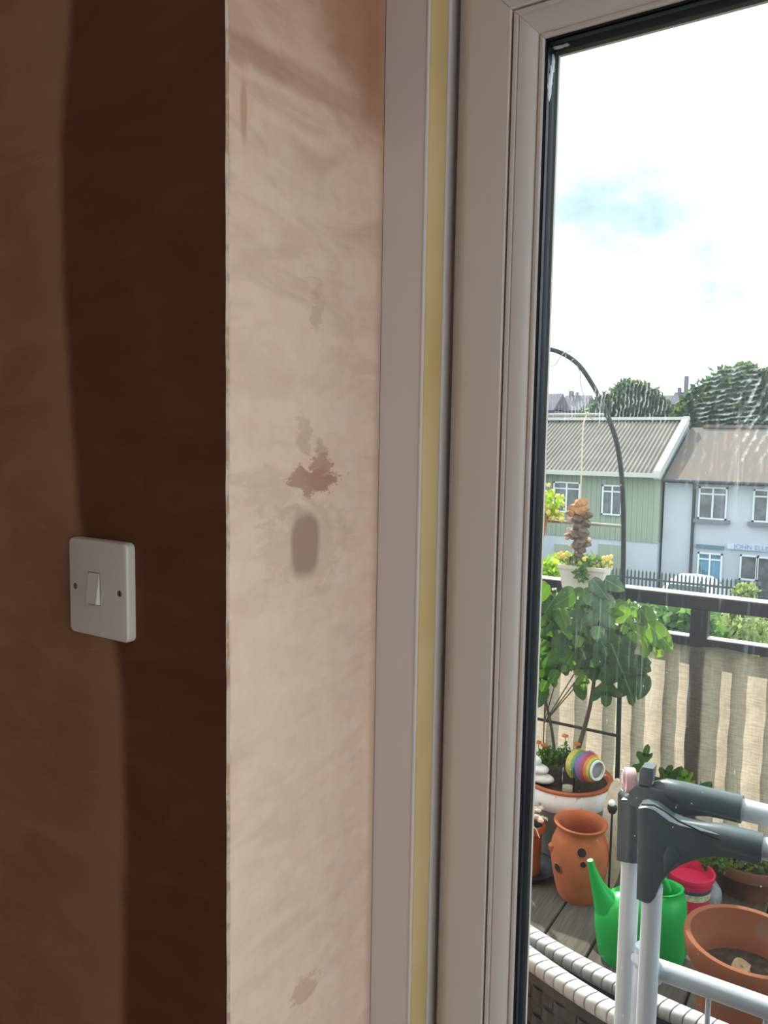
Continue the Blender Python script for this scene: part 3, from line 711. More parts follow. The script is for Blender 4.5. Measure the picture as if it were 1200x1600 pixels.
for sgn, zz_ in ((-1, 0.64), (1, 0.57)):
    dirn = (AX * 0 + cam_to_world((sgn, 0, 0))); dirn.z = 0; dirn.normalize()
    b0 = SJ + dirn * 0.096 + Vector((0, 0, Hs * zz_))
    MB().tube([b0 - dirn * 0.01 - Vector((0, 0, 0.03)), b0 - dirn * 0.002, b0 + dirn * 0.002 + Vector((0, 0, 0.012))], [0.012, 0.018, 0.016], 12).build('side_pocket', 'terracotta', sj, 60)
# small terracotta pot at the frame edge
q = atZ(825, 1362, DZ); SP = Vector((q.x, q.y, DZ + 0.008)); Hq = atY(826, 1283, SP.y).z - DZ - 0.008
sp = thing('small_terracotta_pot', SP, 'small terracotta pot half hidden at the edge of the door frame', 'pot')
MB().lathe(pot_profile(0.060, Hq, 0.045, liph=0.03, wall=0.008, soil=0.02), SP, 28).build('pot_body', 'terracotta', sp, 50)
MB().lathe([(0.001, Hq - 0.014), (0.05, Hq - 0.016)], SP, 20).build('soil', 'soil', sp)
tag(MB().lathe([(0.001, -0.008), (0.085, -0.008), (0.105, 0.020), (0.108, 0.022), (0.102, 0.022), (0.082, 0.0), (0.001, -0.001)], SP, 32).build('dark_dish', 'lamp_black', None, 50), 'low black dish added for the dark patch under the small pot', 'saucer')  # low black dish filling the dark patch around the small pot
df = MB()
for i in range(26):
    a = i * 2.4; r_ = 0.02 + 0.012 * (i % 3); c0 = SP + Vector((math.cos(a) * r_ + 0.014, math.sin(a) * r_, Hq + 0.020 + 0.008 * (i % 4)))
    df.blob(c0, 0.012, 0.010, 0.007, 1, 0.6, seed=i)
df.tube([SP + Vector((0, 0, Hq - 0.02)), SP + Vector((0.012, 0, Hq + 0.03))], 0.004, 6)
df.tube([SP + Vector((0.0, -0.01, Hq)), SP + Vector((0.045, -0.05, Hq + 0.004)), SP + Vector((0.062, -0.06, Hq - 0.02))], 0.0022, 5)
df.build('withered_flower_head', 'bark_pale', sp, 60)

# watering can
q = atZ(1002, 1505, DZ); WC = Vector((q.x, q.y + 0.03, DZ))
RX = cam_to_world((1, 0, 0)); RX.z = 0; RX.normalize(); RYv = Vector((-RX.y, RX.x, 0))
wc = thing('watering_can', WC, 'bright green plastic watering can standing behind the clothes airer', 'watering can')
dpx = (WC - O).dot(cam_to_world((0, 0, 1))) / F       # metres per pixel there
def wpt(px, py, back=0.0):
    """point of the can's upright middle plane seen at a pixel"""
    r0 = ray(px, py); n = RYv; t = (WC - O).dot(n) / r0.dot(n); return O + r0 * t + RYv * back
mb = MB(); n = 32; secs = []
for (py, pxl, pxr, dy) in [(1512, 955, 1058, 0.066), (1506, 944, 1064, 0.078), (1485, 934, 1068, 0.088), (1450, 930, 1071, 0.090), (1425, 930, 1072, 0.088), (1408, 940, 1072, 0.080), (1396, 962, 1070, 0.066), (1388, 990, 1066, 0.052)]:
    pl = wpt(pxl, py); pr = wpt(pxr, py); c0 = (pl + pr) / 2; a = (pr - pl).dot(RX) / 2
    z = wpt(1002, py).z
    secs.append([Vector((c0.x, c0.y, z)) + RX * a * math.cos(2 * PI * j / n) + RYv * dy * math.sin(2 * PI * j / n) for j in range(n)])
bz = DZ + 0.002 - min(v.z for v in secs[0])
for sct in secs[:1]:
    for v in sct: v.z = DZ + 0.002
for r_ in secs: mb.v += r_
# rolled mouth going inside
top = secs[-1]; ctr = sum(top, Vector()) / n
for sc_, dz_ in ((1.05, 0.006), (0.93, 0.006), (0.86, -0.004), (0.84, -0.05), (0.9, -0.12)): mb.v += [ctr + (v - ctr) * sc_ + Vector((0, 0, dz_)) for v in top]
k = len(secs) + 5
for i in range(k - 1):
    for j in range(n): mb.f.append((i * n + j, i * n + (j + 1) % n, (i + 1) * n + (j + 1) % n, (i + 1) * n + j))
mb.f += [tuple(range(n)), tuple(range((k - 1) * n, k * n))]; mb.m = [0] * len(mb.f)
mb.build('can_body', 'can_green', wc, 60)
sp_pts = [wpt(985, 1470), wpt(962, 1440), wpt(946, 1408), wpt(935, 1385), wpt(927, 1362), wpt(922, 1344)]
MB().tube(densify(sp_pts, 4), [0.070 * (1 - t) ** 2.3 + 0.0095 + 0.012 * (1 - t) for t in [i / 20 for i in range(21)]], 20).build('spout', 'can_green', wc, 60)
MB().tube(densify([wpt(985, 1405), wpt(975, 1385), wpt(985, 1368), wpt(1012, 1362), wpt(1035, 1372), wpt(1045, 1392)], 4), 0.0105, 10).build('top_handle', 'can_green', wc, 60)
MB().tube(densify([wpt(1062, 1425), wpt(1073, 1440), wpt(1075, 1475), wpt(1064, 1500)], 4), 0.008, 10).build('back_handle', 'can_green', wc, 60)

# crimson tub
q = atZ(1066, 1448, DZ); CT = Vector((q.x, q.y + 0.11, DZ)); Hc = atY(1066, 1356, CT.y).z - DZ
ct = thing('crimson_tub', CT, 'crimson plastic tub with a dark and cream label behind the watering can', 'tub')
MB().lathe([(0.001, 0), (0.055, 0), (0.074, Hc - 0.012), (0.080, Hc - 0.012), (0.080, Hc), (0.074, Hc), (0.070, Hc - 0.03), (0.001, Hc - 0.03)], CT, 32).build('tub_body', 'crimson', ct, 50)
def rad_ct(z): return 0.055 + (0.074 - 0.055) * z / (Hc - 0.012)
MB().lathe([(rad_ct(Hc * .64) + .0008, Hc * .64), (rad_ct(Hc * .73) + .0008, Hc * .73)], CT, 32).build('label_band', 'label_dark', ct, 60)
MB().lathe([(rad_ct(Hc * .46) + .0008, Hc * .46), (rad_ct(Hc * .63) + .0008, Hc * .63)], CT, 32).build('label_picture', 'label_cream', ct, 60)

# brown pot at the back right with trailing plant
q = atZ(1160, 1412, DZ); BRP = Vector((q.x, q.y + 0.10, DZ)); Hbr = atY(1160, 1330, BRP.y).z - DZ - 0.005
br = thing('weathered_terracotta_pot', BRP, 'weathered brown terracotta pot at the back with trailing green plant', 'pot')
MB().lathe(pot_profile(0.150, Hbr, 0.085, lip=0.012, liph=0.04, soil=0.03), BRP, 36).build('pot_body', 'terracotta_old', br, 50)
MB().lathe([(0.001, Hbr - 0.02), (0.13, Hbr - 0.024)], BRP, 24).build('soil', 'soil', br)
# large empty pot in front
zrim = atZ(1165, 1465, DZ + 0.30)
LP = Vector((zrim.x + 0.005, zrim.y, DZ)); Hl = 0.30
lpt = thing('large_terracotta_pot', LP, 'large empty terracotta pot in front with dry leaves inside', 'pot')
MB().lathe([(0.001, 0), (0.105, 0), (0.140, Hl - 0.075), (0.146, Hl - 0.07), (0.153, Hl - 0.06), (0.160, Hl - 0.012), (0.158, Hl - 0.002), (0.152, Hl), (0.143, Hl - 0.003), (0.138, Hl - 0.05), (0.128, Hl - 0.062), (0.112, 0.13), (0.001, 0.125)], LP, 48).build('pot_body', 'terracotta_pale', lpt, 40)
MB().lathe([(0.001, 0.195), (0.06, 0.192), (0.121, 0.190)], LP, 24).build('soil', 'soil', lpt, 60)
for i, (ux, uy, lab) in enumerate([(-0.035, -0.01, 'largest curled dry leaf inside the large empty pot'), (0.01, 0.015, 'small dry leaf in the middle of the large empty pot'), (0.03, -0.03, 'dry leaf scrap near the front wall inside the large pot')]):
    a = i * 2.2 + 0.6; c0 = LP + Vector((ux, uy, 0.197)); L = (0.055, 0.035, 0.03)[i]
    d1 = Vector((math.cos(a), math.sin(a), 0.55)); d2 = Vector((-d1.y, d1.x, 0.35)); mb = MB(); rows = []
    for k in range(7):
        t = k / 6; w_ = math.sin(PI * min(1, t * 0.95 + 0.05)) * 0.42; c_ = c0 + d1 * L * t + Vector((0, 0, -0.012 * t * t))
        rows.append([c_ - d2 * L * w_ + Vector((0, 0, 0.010 * w_)), c_, c_ + d2 * L * w_ + Vector((0, 0, 0.012 * w_))])
    mb.add([v for q_ in rows for v in q_], [(k * 3 + j, k * 3 + j + 1, k * 3 + j + 4, k * 3 + j + 3) for k in range(6) for j in range(2)])
    tag(mb.build('dry_leaf', 'dry_leaf', None, 60), lab, 'leaf', 'dry leaves in the large pot')
# grey stone between the pots
q = atZ(1098, 1434, DZ)
tag(MB().blob(Vector((q.x, q.y + 0.06, DZ + 0.055)), 0.050, 0.05, 0.055, 3, 0.10, seed=3).build('grey_stone', 'stone_grey', None, 60), 'smooth grey stone between crimson tub and brown pot', 'stone')

# plants ------------------------------------------------------------------
def plant(name, loc, label, cat, parts, group=None):
    t = thing(name, loc, label, cat, group)
    for nm, mb, m in parts:
        if isinstance(mb, list):
            me = None
            for (c_, r_) in mb:
                if me is None:
                    me = MB().blob((0, 0, 0), 1, 1, 0.8, 1, 0.45, seed=2).build('flower_shape', m); d_ = me.data; bpy.data.objects.remove(me); me = d_
                    cz = sum((v.co for v in me.vertices), Vector()) / len(me.vertices)
                    for v in me.vertices: v.co -= cz
                o = bpy.data.objects.new(nm, me); C.objects.link(o); o.parent = t; o.location = Vector(c_) - Vector(loc)
                o.scale = (r_, r_, r_); o.rotation_euler = (random.random() * 6, random.random() * 6, random.random() * 6)
        else: mb.build(nm, m, t, None, recalc=False)
    return t
# trailing plant in brown pot
p0 = BRP + Vector((0, 0, Hbr - 0.02))
mb = MB(); st = MB()
mb.leaves(p0 + Vector((-0.05, -0.05, 0.03)), (0.12, 0.10, 0.045), 260, 0.022, 5)
st.leaves(p0 + Vector((-0.05, -0.05, 0.02)), (0.11, 0.09, 0.03), 160, 0.022, 15)
for i, (px0, py0, px1, py1) in enumerate([(1075, 1335, 1048, 1378), (1085, 1338, 1060, 1372), (1100, 1340, 1105, 1360), (1065, 1340, 1040, 1360), (1125, 1340, 1130, 1358)]):
    a = atY(px0, py0, BRP.y - 0.16); b = atY(px1, py1, BRP.y - 0.19)
    for k in range(9):
        c0 = a.lerp(b, k / 8); mb.leaves(c0, (0.012, 0.010, 0.012), 7, 0.018, 50 + i * 9 + k)
    st.tube([p0 + Vector((0, 0, 0.01)), a, b], 0.002, 5)
plant('trailing_plant', p0, 'trailing green plant spilling over the weathered brown pot', 'plant', [('foliage', mb, 'small_leaf'), ('stem', st, 'olive_leaf')])

# fig
fig = thing('fig_plant', Vector((BP.x, BP.y, ZSO)), 'fig plant with big lobed leaves growing in the glazed planter', 'plant')
YFg = 2.90
def stem(pts, r0, r1, nm='stem'):
    pp = densify([atY(a, b, YFg + d) for a, b, d in pts], 4)
    return MB().tube(pp, [r0 + (r1 - r0) * i / (len(pp) - 1) for i in range(len(pp))], 8).build(nm, 'stem_brown', fig, 60)
stem([(892, 1212, -0.01), (905, 1165, -0.02), (918, 1120, 0), (926, 1080, 0), (930, 1040, 0.01), (931, 1000, 0), (927, 960, 0), (915, 925, 0)], 0.010, 0.004)
stem([(868, 1195, 0.02), (862, 1140, 0.01), (850, 1085, 0), (842, 1050, 0), (845, 1010, 0), (858, 965, 0), (862, 930, 0)], 0.007, 0.003)
stem([(926, 1080, 0), (940, 1072, -0.02), (955, 1060, -0.03)], 0.005, 0.003, 'branch')
stem([(930, 1040, 0.01), (918, 1038, 0), (905, 1050, -0.02)], 0.004, 0.002, 'branch')
stem([(931, 1000, 0), (960, 985, 0), (1000, 975, 0), (1030, 985, 0)], 0.004, 0.002, 'branch')
def fig_leaf_mesh(nm, m, out, curl=0.35):
    me = bpy.data.meshes.new(nm); vs_ = []; fs = []
    ys = [p[1] for p in out]; k = len(out)
    for i, (x_, y_) in enumerate(out):
        ym = max(0, min(1.0, y_ * 0.92 + 0.02))
        z = -curl * x_ * x_ - 0.16 * y_ * y_
        vs_ += [(0, ym, 0.02 - 0.16 * ym * ym), (x_ * 0.5, (y_ + ym) / 2, -curl * x_ * x_ * 0.15 - 0.16 * y_ * y_ + 0.03), (x_, y_, z), (-x_ * 0.5, (y_ + ym) / 2, -curl * x_ * x_ * 0.15 - 0.16 * y_ * y_ + 0.03), (-x_, y_, z)]
    for i in range(k - 1):
        a, b = i * 5, i * 5 + 5
        fs += [(a, b, b + 1, a + 1), (a + 1, b + 1, b + 2, a + 2), (b, a, a + 3, b + 3), (b + 3, a + 3, a + 4, b + 4)]
    me.from_pydata(vs_, [], fs); me.update(); me.materials.append(M[m])
    me.polygons.foreach_set('use_smooth', [True] * len(fs)); return me
lobed = [(0.02, 0.0), (0.18, -0.09), (0.33, -0.03), (0.42, 0.10), (0.40, 0.22), (0.22, 0.27), (0.17, 0.33), (0.25, 0.42), (0.41, 0.56), (0.42, 0.70), (0.32, 0.74), (0.17, 0.60), (0.12, 0.60), (0.17, 0.78), (0.14, 0.95), (0.0, 1.05)]
simple = [(0.02, 0.0), (0.20, -0.03), (0.33, 0.12), (0.38, 0.32), (0.35, 0.52), (0.27, 0.72), (0.15, 0.90), (0.0, 1.02)]
FL = {}
for m_ in ('fig_leaf', 'fig_leaf_bright', 'fig_leaf_grey'):
    FL[m_, 0] = fig_leaf_mesh('fig_leaf_lobed', m_, lobed); FL[m_, 1] = fig_leaf_mesh('fig_leaf_plain', m_, simple)
fl_n = 0
def fig_leaf(px, py, ang, L, m='fig_leaf', kind=0, dy=0.0, tilt=0.0, fold=0.0, parent=None, Y=None):
    """leaf base at pixel, tip direction ang (degrees, 0 = down, + = to the right), length in pixels"""
    global fl_n
    pr_ = parent or fig
    Y0 = (Y or YFg) + dy; p = atY(px, py, Y0)
    mpp = (p - O).dot(cam_to_world((0, 0, 1))) / F
    a = math.radians(ang)
    yv = cam_to_world((math.sin(a), math.cos(a), -math.sin(math.radians(tilt)))).normalized()
    fz = cam_to_world((math.sin(math.radians(fold)), 0, -1)).normalized()
    xv = yv.cross(fz).normalized(); zv = xv.cross(yv)
    S = L * mpp * 0.88
    Mx = Matrix(((xv.x, yv.x, zv.x, p.x), (xv.y, yv.y, zv.y, p.y), (xv.z, yv.z, zv.z, p.z), (0, 0, 0, 1))) @ Matrix.Scale(S, 4)
    o = bpy.data.objects.new('leaf', FL[m, kind]); C.objects.link(o); o.parent = pr_
    o.matrix_local = Matrix.Translation(-Vector(pr_.location)) @ Mx
    fl_n += 1
G, Bt, Gy = 'fig_leaf', 'fig_leaf_bright', 'fig_leaf_grey'
for a in [(938, 930, -5, 78, Gy, 0, -0.06, 20, 10), (915, 958, -25, 62, G, 0, -0.03, 30, -20), (880, 965, -30, 70, G, 0, -0.02, 10, 30),
          (866, 935, -40, 58, G, 0, 0.01, 25, -30), (888, 1000, -20, 80, G, 0, -0.04, 15, 35), (862, 985, -10, 70, G, 0, 0.02, 30, 10),
          (908, 1046, 8, 36, Bt, 0, -0.03, 15, 20), (903, 1066, 12, 32, G, 1, -0.02, 35, -10), (945, 990, 5, 78, G, 0, -0.05, 10, 25),
          (955, 1005, 18, 92, G, 0, -0.07, 15, -15), (968, 1010, 35, 76, G, 0, -0.04, 20, 10), (985, 1030, 60, 40, G, 1, -0.03, 20, 0),
          (990, 985, 50, 62, Bt, 0, -0.02, 25, 20), (1012, 975, 45, 60, Bt, 1, -0.03, 20, 25), (985, 950, -20, 48, Bt, 0, 0.0, 30, 10),
          (905, 1000, 15, 70, Gy, 0, -0.01, 20, -25), (868, 1030, -25, 60, G, 0, -0.02, 25, 20), (850, 1010, 10, 58, G, 0, 0.02, 20, -10),
          (855, 912, -30, 40, Bt, 1, 0.0, 40, 20), (845, 940, 10, 55, G, 0, 0.03, 20, 0), (898, 925, -60, 48, G, 1, -0.01, 30, 15),
          (925, 905, 40, 42, Gy, 1, -0.07, 20, 30), (945, 905, 60, 38, Gy, 1, -0.07, 25, 10), (880, 1000, -60, 46, G, 0, 0.0, 20, 40),
          (935, 1010, -15, 60, G, 0, 0.0, 30, 0), (960, 940, 30, 44, G, 1, 0.01, 30, -20), (873, 950, 20, 50, Bt, 1, -0.02, 50, 30),
          (1000, 950, 30, 46, G, 1, 0.03, 30, 0), (893, 985, -5, 60, Bt, 1, 0.01, 30, -40), (848, 1070, -15, 40, G, 1, 0.0, 25, 0),
          (1008, 1055, -20, 44, G, 1, -0.03, 20, 0), (940, 1075, -40, 30, G, 1, -0.03, 20, 30), (912, 920, 0, 50, G, 0, 0.02, 35, 0), (975, 1045, 15, 62, G, 0, -0.02, 20, 30), (950, 1050, -12, 58, G, 0, -0.03, 25, -25), (895, 1020, -35, 40, Bt, 0, -0.05, 35, 10), (868, 1000, -5, 44, Bt, 0, -0.05, 40, -20), (930, 985, 25, 46, G, 0, -0.08, 30, 20), (860, 960, 15, 40, G, 0, -0.05, 30, 30), (1020, 985, 40, 42, G, 0, -0.01, 25, 0)]:
    fig_leaf(*a)
# jasmine-like fill among the fig leaves
mb = MB()
for i, (px, py, r_) in enumerate([(855, 935, 0.05), (870, 960, 0.055), (900, 955, 0.05), (850, 985, 0.045), (985, 960, 0.045), (1005, 965, 0.05), (960, 970, 0.04)]):
    mb.leaves(atY(px, py, YFg + 0.13), (r_ * 1.2, 0.05, r_), 70, 0.026, 200 + i)
jf = []
for i in range(34):
    px, py = random.choice([(855, 930), (868, 945), (880, 955), (985, 950), (1000, 945), (1010, 960), (965, 1010), (850, 1010)])
    c0 = atY(px + random.uniform(-14, 14), py + random.uniform(-12, 12), YFg + 0.07)
    jf.append((c0, 0.006))
js = MB(); a0 = atY(850, 1130, YT - 0.02)
for px, py in [(855, 935), (870, 960), (900, 955), (985, 960), (1005, 965), (960, 970)]:
    js.tube([Vector((a0.x, YT - 0.02, ZSO)), a0, atY((850 + px) / 2, 1040, YFg + 0.15), atY(px, py, YFg + 0.13)], 0.0025, 5)
plant('climbing_jasmine', Vector((a0.x, YT - 0.02, ZSO)), 'climber with tiny leaves and small white flowers behind the fig', 'plant', [('foliage', mb, 'hedge_leaf'), ('flower', jf, 'petal_white'), ('stem', js, 'stem_brown')])

# marigolds in the planter
mg = thing('marigold_plant', Vector((atY(862, 1210, 2.84).x, 2.84, ZSO)), 'feathery green plant with small orange flowers in the glazed planter', 'plant')
mb = MB()
for i, (px, py, r_) in enumerate([(850, 1185, 0.035), (868, 1183, 0.04), (882, 1180, 0.04), (890, 1190, 0.03), (858, 1178, 0.03)]):
    mb.leaves(atY(px, py, 2.85 + 0.01 * i), (r_, 0.04, r_ * 1.1), 110, 0.018, 300 + i, shell=0.1)
mb.build('foliage', 'small_leaf', mg, recalc=False)
for i, (px, py) in enumerate([(841, 1160), (883, 1150), (902, 1163), (850, 1165)]):
    c0 = atY(px, py, 2.84); f_ = MB()
    for k in range(10):
        a = k * 2 * PI / 10; f_.blob(c0 + Vector((math.cos(a) * 0.007, math.sin(a) * 0.007, 0.003 * (k % 2))), 0.007, 0.007, 0.004, 1, 0.2, seed=k)
    f_.blob(c0 + Vector((0, 0, 0.004)), 0.006, 0.006, 0.005, 1, 0.2)
    fo = f_.build('flower', 'petal_orange', mg, 60)
    b_ = atY(px + 3, 1200, 2.85)
    MB().tube([b_, c0], 0.0015, 5).build('flower_stalk', 'small_leaf', fo)

# white stacked shell ornament
sh = thing('white_stone_ornament', Vector((atY(842, 1222, 2.79).x, 2.79, ZSO)), 'white stacked stone ornament on the planter soil at left', 'ornament')
for i, (px, py, rx_, rz_) in enumerate([(842, 1214, 0.062, 0.020), (838, 1200, 0.050, 0.018), (836, 1188, 0.026, 0.020)]):
    c0 = atY(px, py, 2.79)
    MB().blob((c0.x, 2.79, max(c0.z, ZSO + rz_ * 0.8 + i * 0.03)), rx_, 0.035 if i < 2 else 0.02, rz_, 3, 0.06, seed=i).build('stone', 'stone_white', sh, 60)
# glass jar
c0 = atY(887, 1222, 2.785); JR = 0.026
jz = ZSO
gj = thing('glass_jar', (c0.x, 2.785, jz), 'small glass jar beside the rainbow rings in the planter', 'jar')
hj = atY(887, 1197, 2.785).z - jz
MB().lathe([(0.001, 0.002), (JR - 0.002, 0), (JR, 0.006), (JR, hj * 0.85), (JR - 0.004, hj), (JR - 0.006, hj), (JR - 0.003, hj * 0.84), (JR - 0.003, 0.008), (0.001, 0.006)], (c0.x, 2.785, jz), 28).build('jar_wall', 'glass_clean', gj, 60)
MB().lathe([(0.001, 0.008), (JR - 0.0045, 0.008), (JR - 0.0045, 0.022), (0.001, 0.024)], (c0.x, 2.785, jz), 20).build('sand_fill', 'shell_cream', gj, 60)
# rainbow painted rings
def rainbow(px, py, Rpx, name_label, Y, turn, order):
    c0 = atY(px, py, Y); mpp = (c0 - O).dot(cam_to_world((0, 0, 1))) / F; R = Rpx * mpp
    ax = cam_to_world((math.sin(turn), -0.05, -math.cos(turn))).normalized(); ax.z *= 0.5; ax.normalize()
    u = ax.cross(Vector((0, 0, 1))).normalized(); v = u.cross(ax) * -1
    t = thing('rainbow_ring', (c0.x, c0.y, c0.z - R), name_label, 'ornament', 'rainbow rings in the planter')
    rr = [R, R * 0.93, R * 0.85, R * 0.77, R * 0.70, R * 0.64]; d = [-0.026, -0.012, 0.000, 0.010, 0.018, 0.022]
    for i in range(5):
        mb = MB(); N = 32; vs_ = []
        for (r_, z_) in ((rr[i], d[i]), (rr[i + 1], d[i + 1]), (rr[i + 1] * 0.9, d[i + 1] - 0.012), (rr[i] * 0.9, d[i] - 0.012)):
            vs_ += [c0 + (u * math.cos(2 * PI * j / N) + v * math.sin(2 * PI * j / N)) * r_ + ax * z_ for j in range(N)]
        fs = []
        for q_ in range(4):
            for j in range(N): fs.append((q_ * N + j, q_ * N + (j + 1) % N, ((q_ + 1) % 4) * N + (j + 1) % N, ((q_ + 1) % 4) * N + j))
        mb.add(vs_, fs); mb.build('painted_stripe', 'rainbow_%d' % order[i], t, 60)
    mb = MB(); N = 28; vs_ = []
    for r_, z_ in ((R * 0.65, 0.021), (R * 0.62, 0.027), (R * 0.52, 0.027), (R * 0.50, 0.016)):
        vs_ += [c0 + (u * math.cos(2 * PI * j / N) + v * math.sin(2 * PI * j / N)) * r_ + ax * z_ for j in range(N)]
    mb.add(vs_, [(q_ * N + j, q_ * N + (j + 1) % N, (q_ + 1) * N + (j + 1) % N, (q_ + 1) * N + j) for q_ in range(3) for j in range(N)])
    mb.build('rim', 'stone_white', t, 60)
    mb = MB(); vs_ = [c0 + (u * math.cos(2 * PI * j / N) + v * math.sin(2 * PI * j / N)) * R * 0.51 + ax * 0.018 for j in range(N)] + [c0 + (u * math.cos(2 * PI * j / N) + v * math.sin(2 * PI * j / N)) * R * 0.51 - ax * 0.02 for j in range(N)]
    mb.add(vs_, [tuple(range(N)), tuple(range(N, 2 * N))] + [(j, (j + 1) % N, N + (j + 1) % N, N + j) for j in range(N)])
    mb.build('centre', 'stone_grey', t)
rainbow(926, 1201, 25, 'rainbow striped ring with a grey centre, in front', 2.775, 0.55, [5, 0, 1, 2, 3])
rainbow(911, 1197, 25, 'rainbow striped ring partly behind the other one', 2.835, 0.55, [2, 3, 4, 3, 2])

# leafy plants right of the planter
gp = thing('leafy_plant', Vector((atY(985, 1300, 2.95).x, 2.95, DZ)), 'leafy green plant behind the airer top against the screen', 'plant')
for a in [(1000, 1205, 160, 48, G, 0, 0, 10, 30), (1030, 1225, 150, 40, G, 0, 0, 20, 10), (1055, 1225, 170, 36, G, 1, 0, 25, -20), (1075, 1230, 200, 38, Bt, 0, 0, 30, 0), (975, 1240, -100, 40, G, 0, 0, 25, 20), (960, 1235, 20, 40, G, 1, 0, 25, 0), (985, 1260, -60, 40, G, 0, 0, 25, 10), (1090, 1245, 140, 36, G, 1, 0, 15, 0), (1040, 1240, 220, 36, G, 0, 0, 30, 0), (1070, 1300, 140, 34, Bt, 1, 0, 25, 0), (1090, 1320, 120, 34, G, 0, 0, 25, 0), (1110, 1310, 160, 34, Bt, 1, 0, 30, 0), (958, 1270, 30, 36, G, 1, 0, 20, 0)]:
    fig_leaf(*a, parent=gp, Y=2.95)
mb = MB()
for (px, py) in [(1000, 1205), (1055, 1225), (1075, 1230), (975, 1240), (1090, 1245), (1090, 1320), (1030, 1225)]:
    mb.tube([Vector(gp.location), atY(1010, 1320, 2.95), atY(px, py, 2.95)], 0.003, 6)
mb.build('stem', 'stem_brown', gp)
mb = MB()
for i, (px, py) in enumerate([(965, 1240), (960, 1270), (1070, 1305), (1095, 1310), (1060, 1240), (1085, 1240)]):
    mb.leaves(atY(px, py, 2.99), (0.05, 0.03, 0.045), 60, 0.03, 400 + i, shell=0.1)
mb.build('foliage', 'small_leaf', gp, recalc=False)

# solar stake lamp beside strawberry jar
q = atY(957, 1255, 2.62)
sl_ = thing('stake_lamp', (q.x, 2.62, DZ), 'small black garden stake lamp with white top right of the strawberry jar', 'lamp')
zc = q.z
MB().tube([(q.x, 2.62, DZ), (q.x, 2.62, zc - 0.02)], 0.004, 8).build('stake', 'lamp_black', sl_, 60)
MB().lathe([(0.001, zc - 0.036), (0.012, zc - 0.034), (0.017, zc - 0.020), (0.016, zc - 0.010), (0.001, zc - 0.008)], (q.x, 2.62, 0), 20).build('lamp_cap', 'lamp_black', sl_, 50)
MB().blob((q.x - 0.002, 2.62, zc), 0.012, 0.012, 0.012, 3).build('lamp_globe', 'lamp_white', sl_, 60)
# cream disc leaning
q = atZ(954, 1338, DZ); mb = MB(); 
c0 = atY(957, 1305, 2.72); Rd = c0.z - DZ
fn = lambda u, v, d: Vector((c0.x + u, 2.72 + d + v * 0.15, c0.z + v))
mb.prism([(math.cos(a * PI / 14) * 0.042, math.sin(a * PI / 14) * Rd) for a in range(28)], fn, -0.008, 0.008)
tag(mb.build('cream_disc', 'shell_cream', None, 60), 'cream oval disc standing on edge behind the strawberry jar', 'disc')

# hanging things on the railing and trellis
YP = YR - 0.028 - 0.055
def at_p(px, py): return atY(px, py, YP)
tl, tr_ = atY(880, 880, YP), atY(950, 886, YP); bl, brr = atY(884, 925, YP), atY(942, 936, YP)
hp = thing('cream_trough_planter', ((tl.x + tr_.x) / 2, YP, bl.z), 'cream tapered planter with small yellow flowers hung on the railing', 'planter')
mb = MB(); d0, d1 = 0.052, 0.040
def ringp(xa_, xb_, z_, d_): return [(xa_, YP - d_, z_), (xb_, YP - d_, z_), (xb_, YP + d_ * 0.9, z_), (xa_, YP + d_ * 0.9, z_)]
zb_, zt_ = (bl.z + brr.z) / 2, (tl.z + tr_.z) / 2
R_ = [ringp(bl.x + 0.004, brr.x - 0.004, zb_, d1), ringp(tl.x, tr_.x, zt_ - 0.014, d0), ringp(tl.x - 0.005, tr_.x + 0.005, zt_ - 0.014, d0 + 0.004), ringp(tl.x - 0.005, tr_.x + 0.005, zt_, d0 + 0.004), ringp(tl.x + 0.004, tr_.x - 0.004, zt_, d0 - 0.005), ringp(tl.x + 0.006, tr_.x - 0.006, zt_ - 0.03, d0 - 0.007)]
mb.add([v for r_ in R_ for v in r_], [(i * 4 + j, i * 4 + (j + 1) % 4, i * 4 + 4 + (j + 1) % 4, i * 4 + 4 + j) for i in range(5) for j in range(4)] + [(0, 1, 2, 3), (20, 21, 22, 23)])
mb.build('trough', 'planter_cream', hp)
for sx_ in (tl.x + 0.03, tr_.x - 0.03):
    MB().tube([(sx_, YP + 0.048, zt_ - 0.03), (sx_, YP + 0.053, zr - 0.03), (sx_, YR - 0.032, zr + 0.008), (sx_, YR + 0.034, zr + 0.008), (sx_, YR + 0.034, zr - 0.03)], 0.0025, 6).build('hook', 'lamp_black', hp)
pz = (tl.x + tr_.x) / 2
fl = []; gl_ = MB()
rg = random.Random(4)
for i in range(60):
    px = rg.choice([rg.uniform(870, 898), rg.uniform(905, 922), rg.uniform(925, 955)]); py = rg.uniform(862, 884) if px < 900 else rg.uniform(870, 888)
    fl.append((atY(px, py, YP + rg.uniform(-0.05, 0.03)), rg.uniform(0.007, 0.011)))
gl_.leaves((pz, YP, zt_ + 0.014), (0.105, 0.05, 0.03), 240, 0.024, 9, shell=0.2)
gl_.leaves(atY(909, 893, YP - 0.065), (0.022, 0.012, 0.045), 70, 0.022, 10, shell=0.1)
plant('yellow_bedding_plant', (pz, YP, zt_ - 0.02), 'small yellow flowers spilling from the cream railing planter', 'plant', [('flower', fl, 'petal_yellow'), ('foliage', gl_, 'small_leaf')])
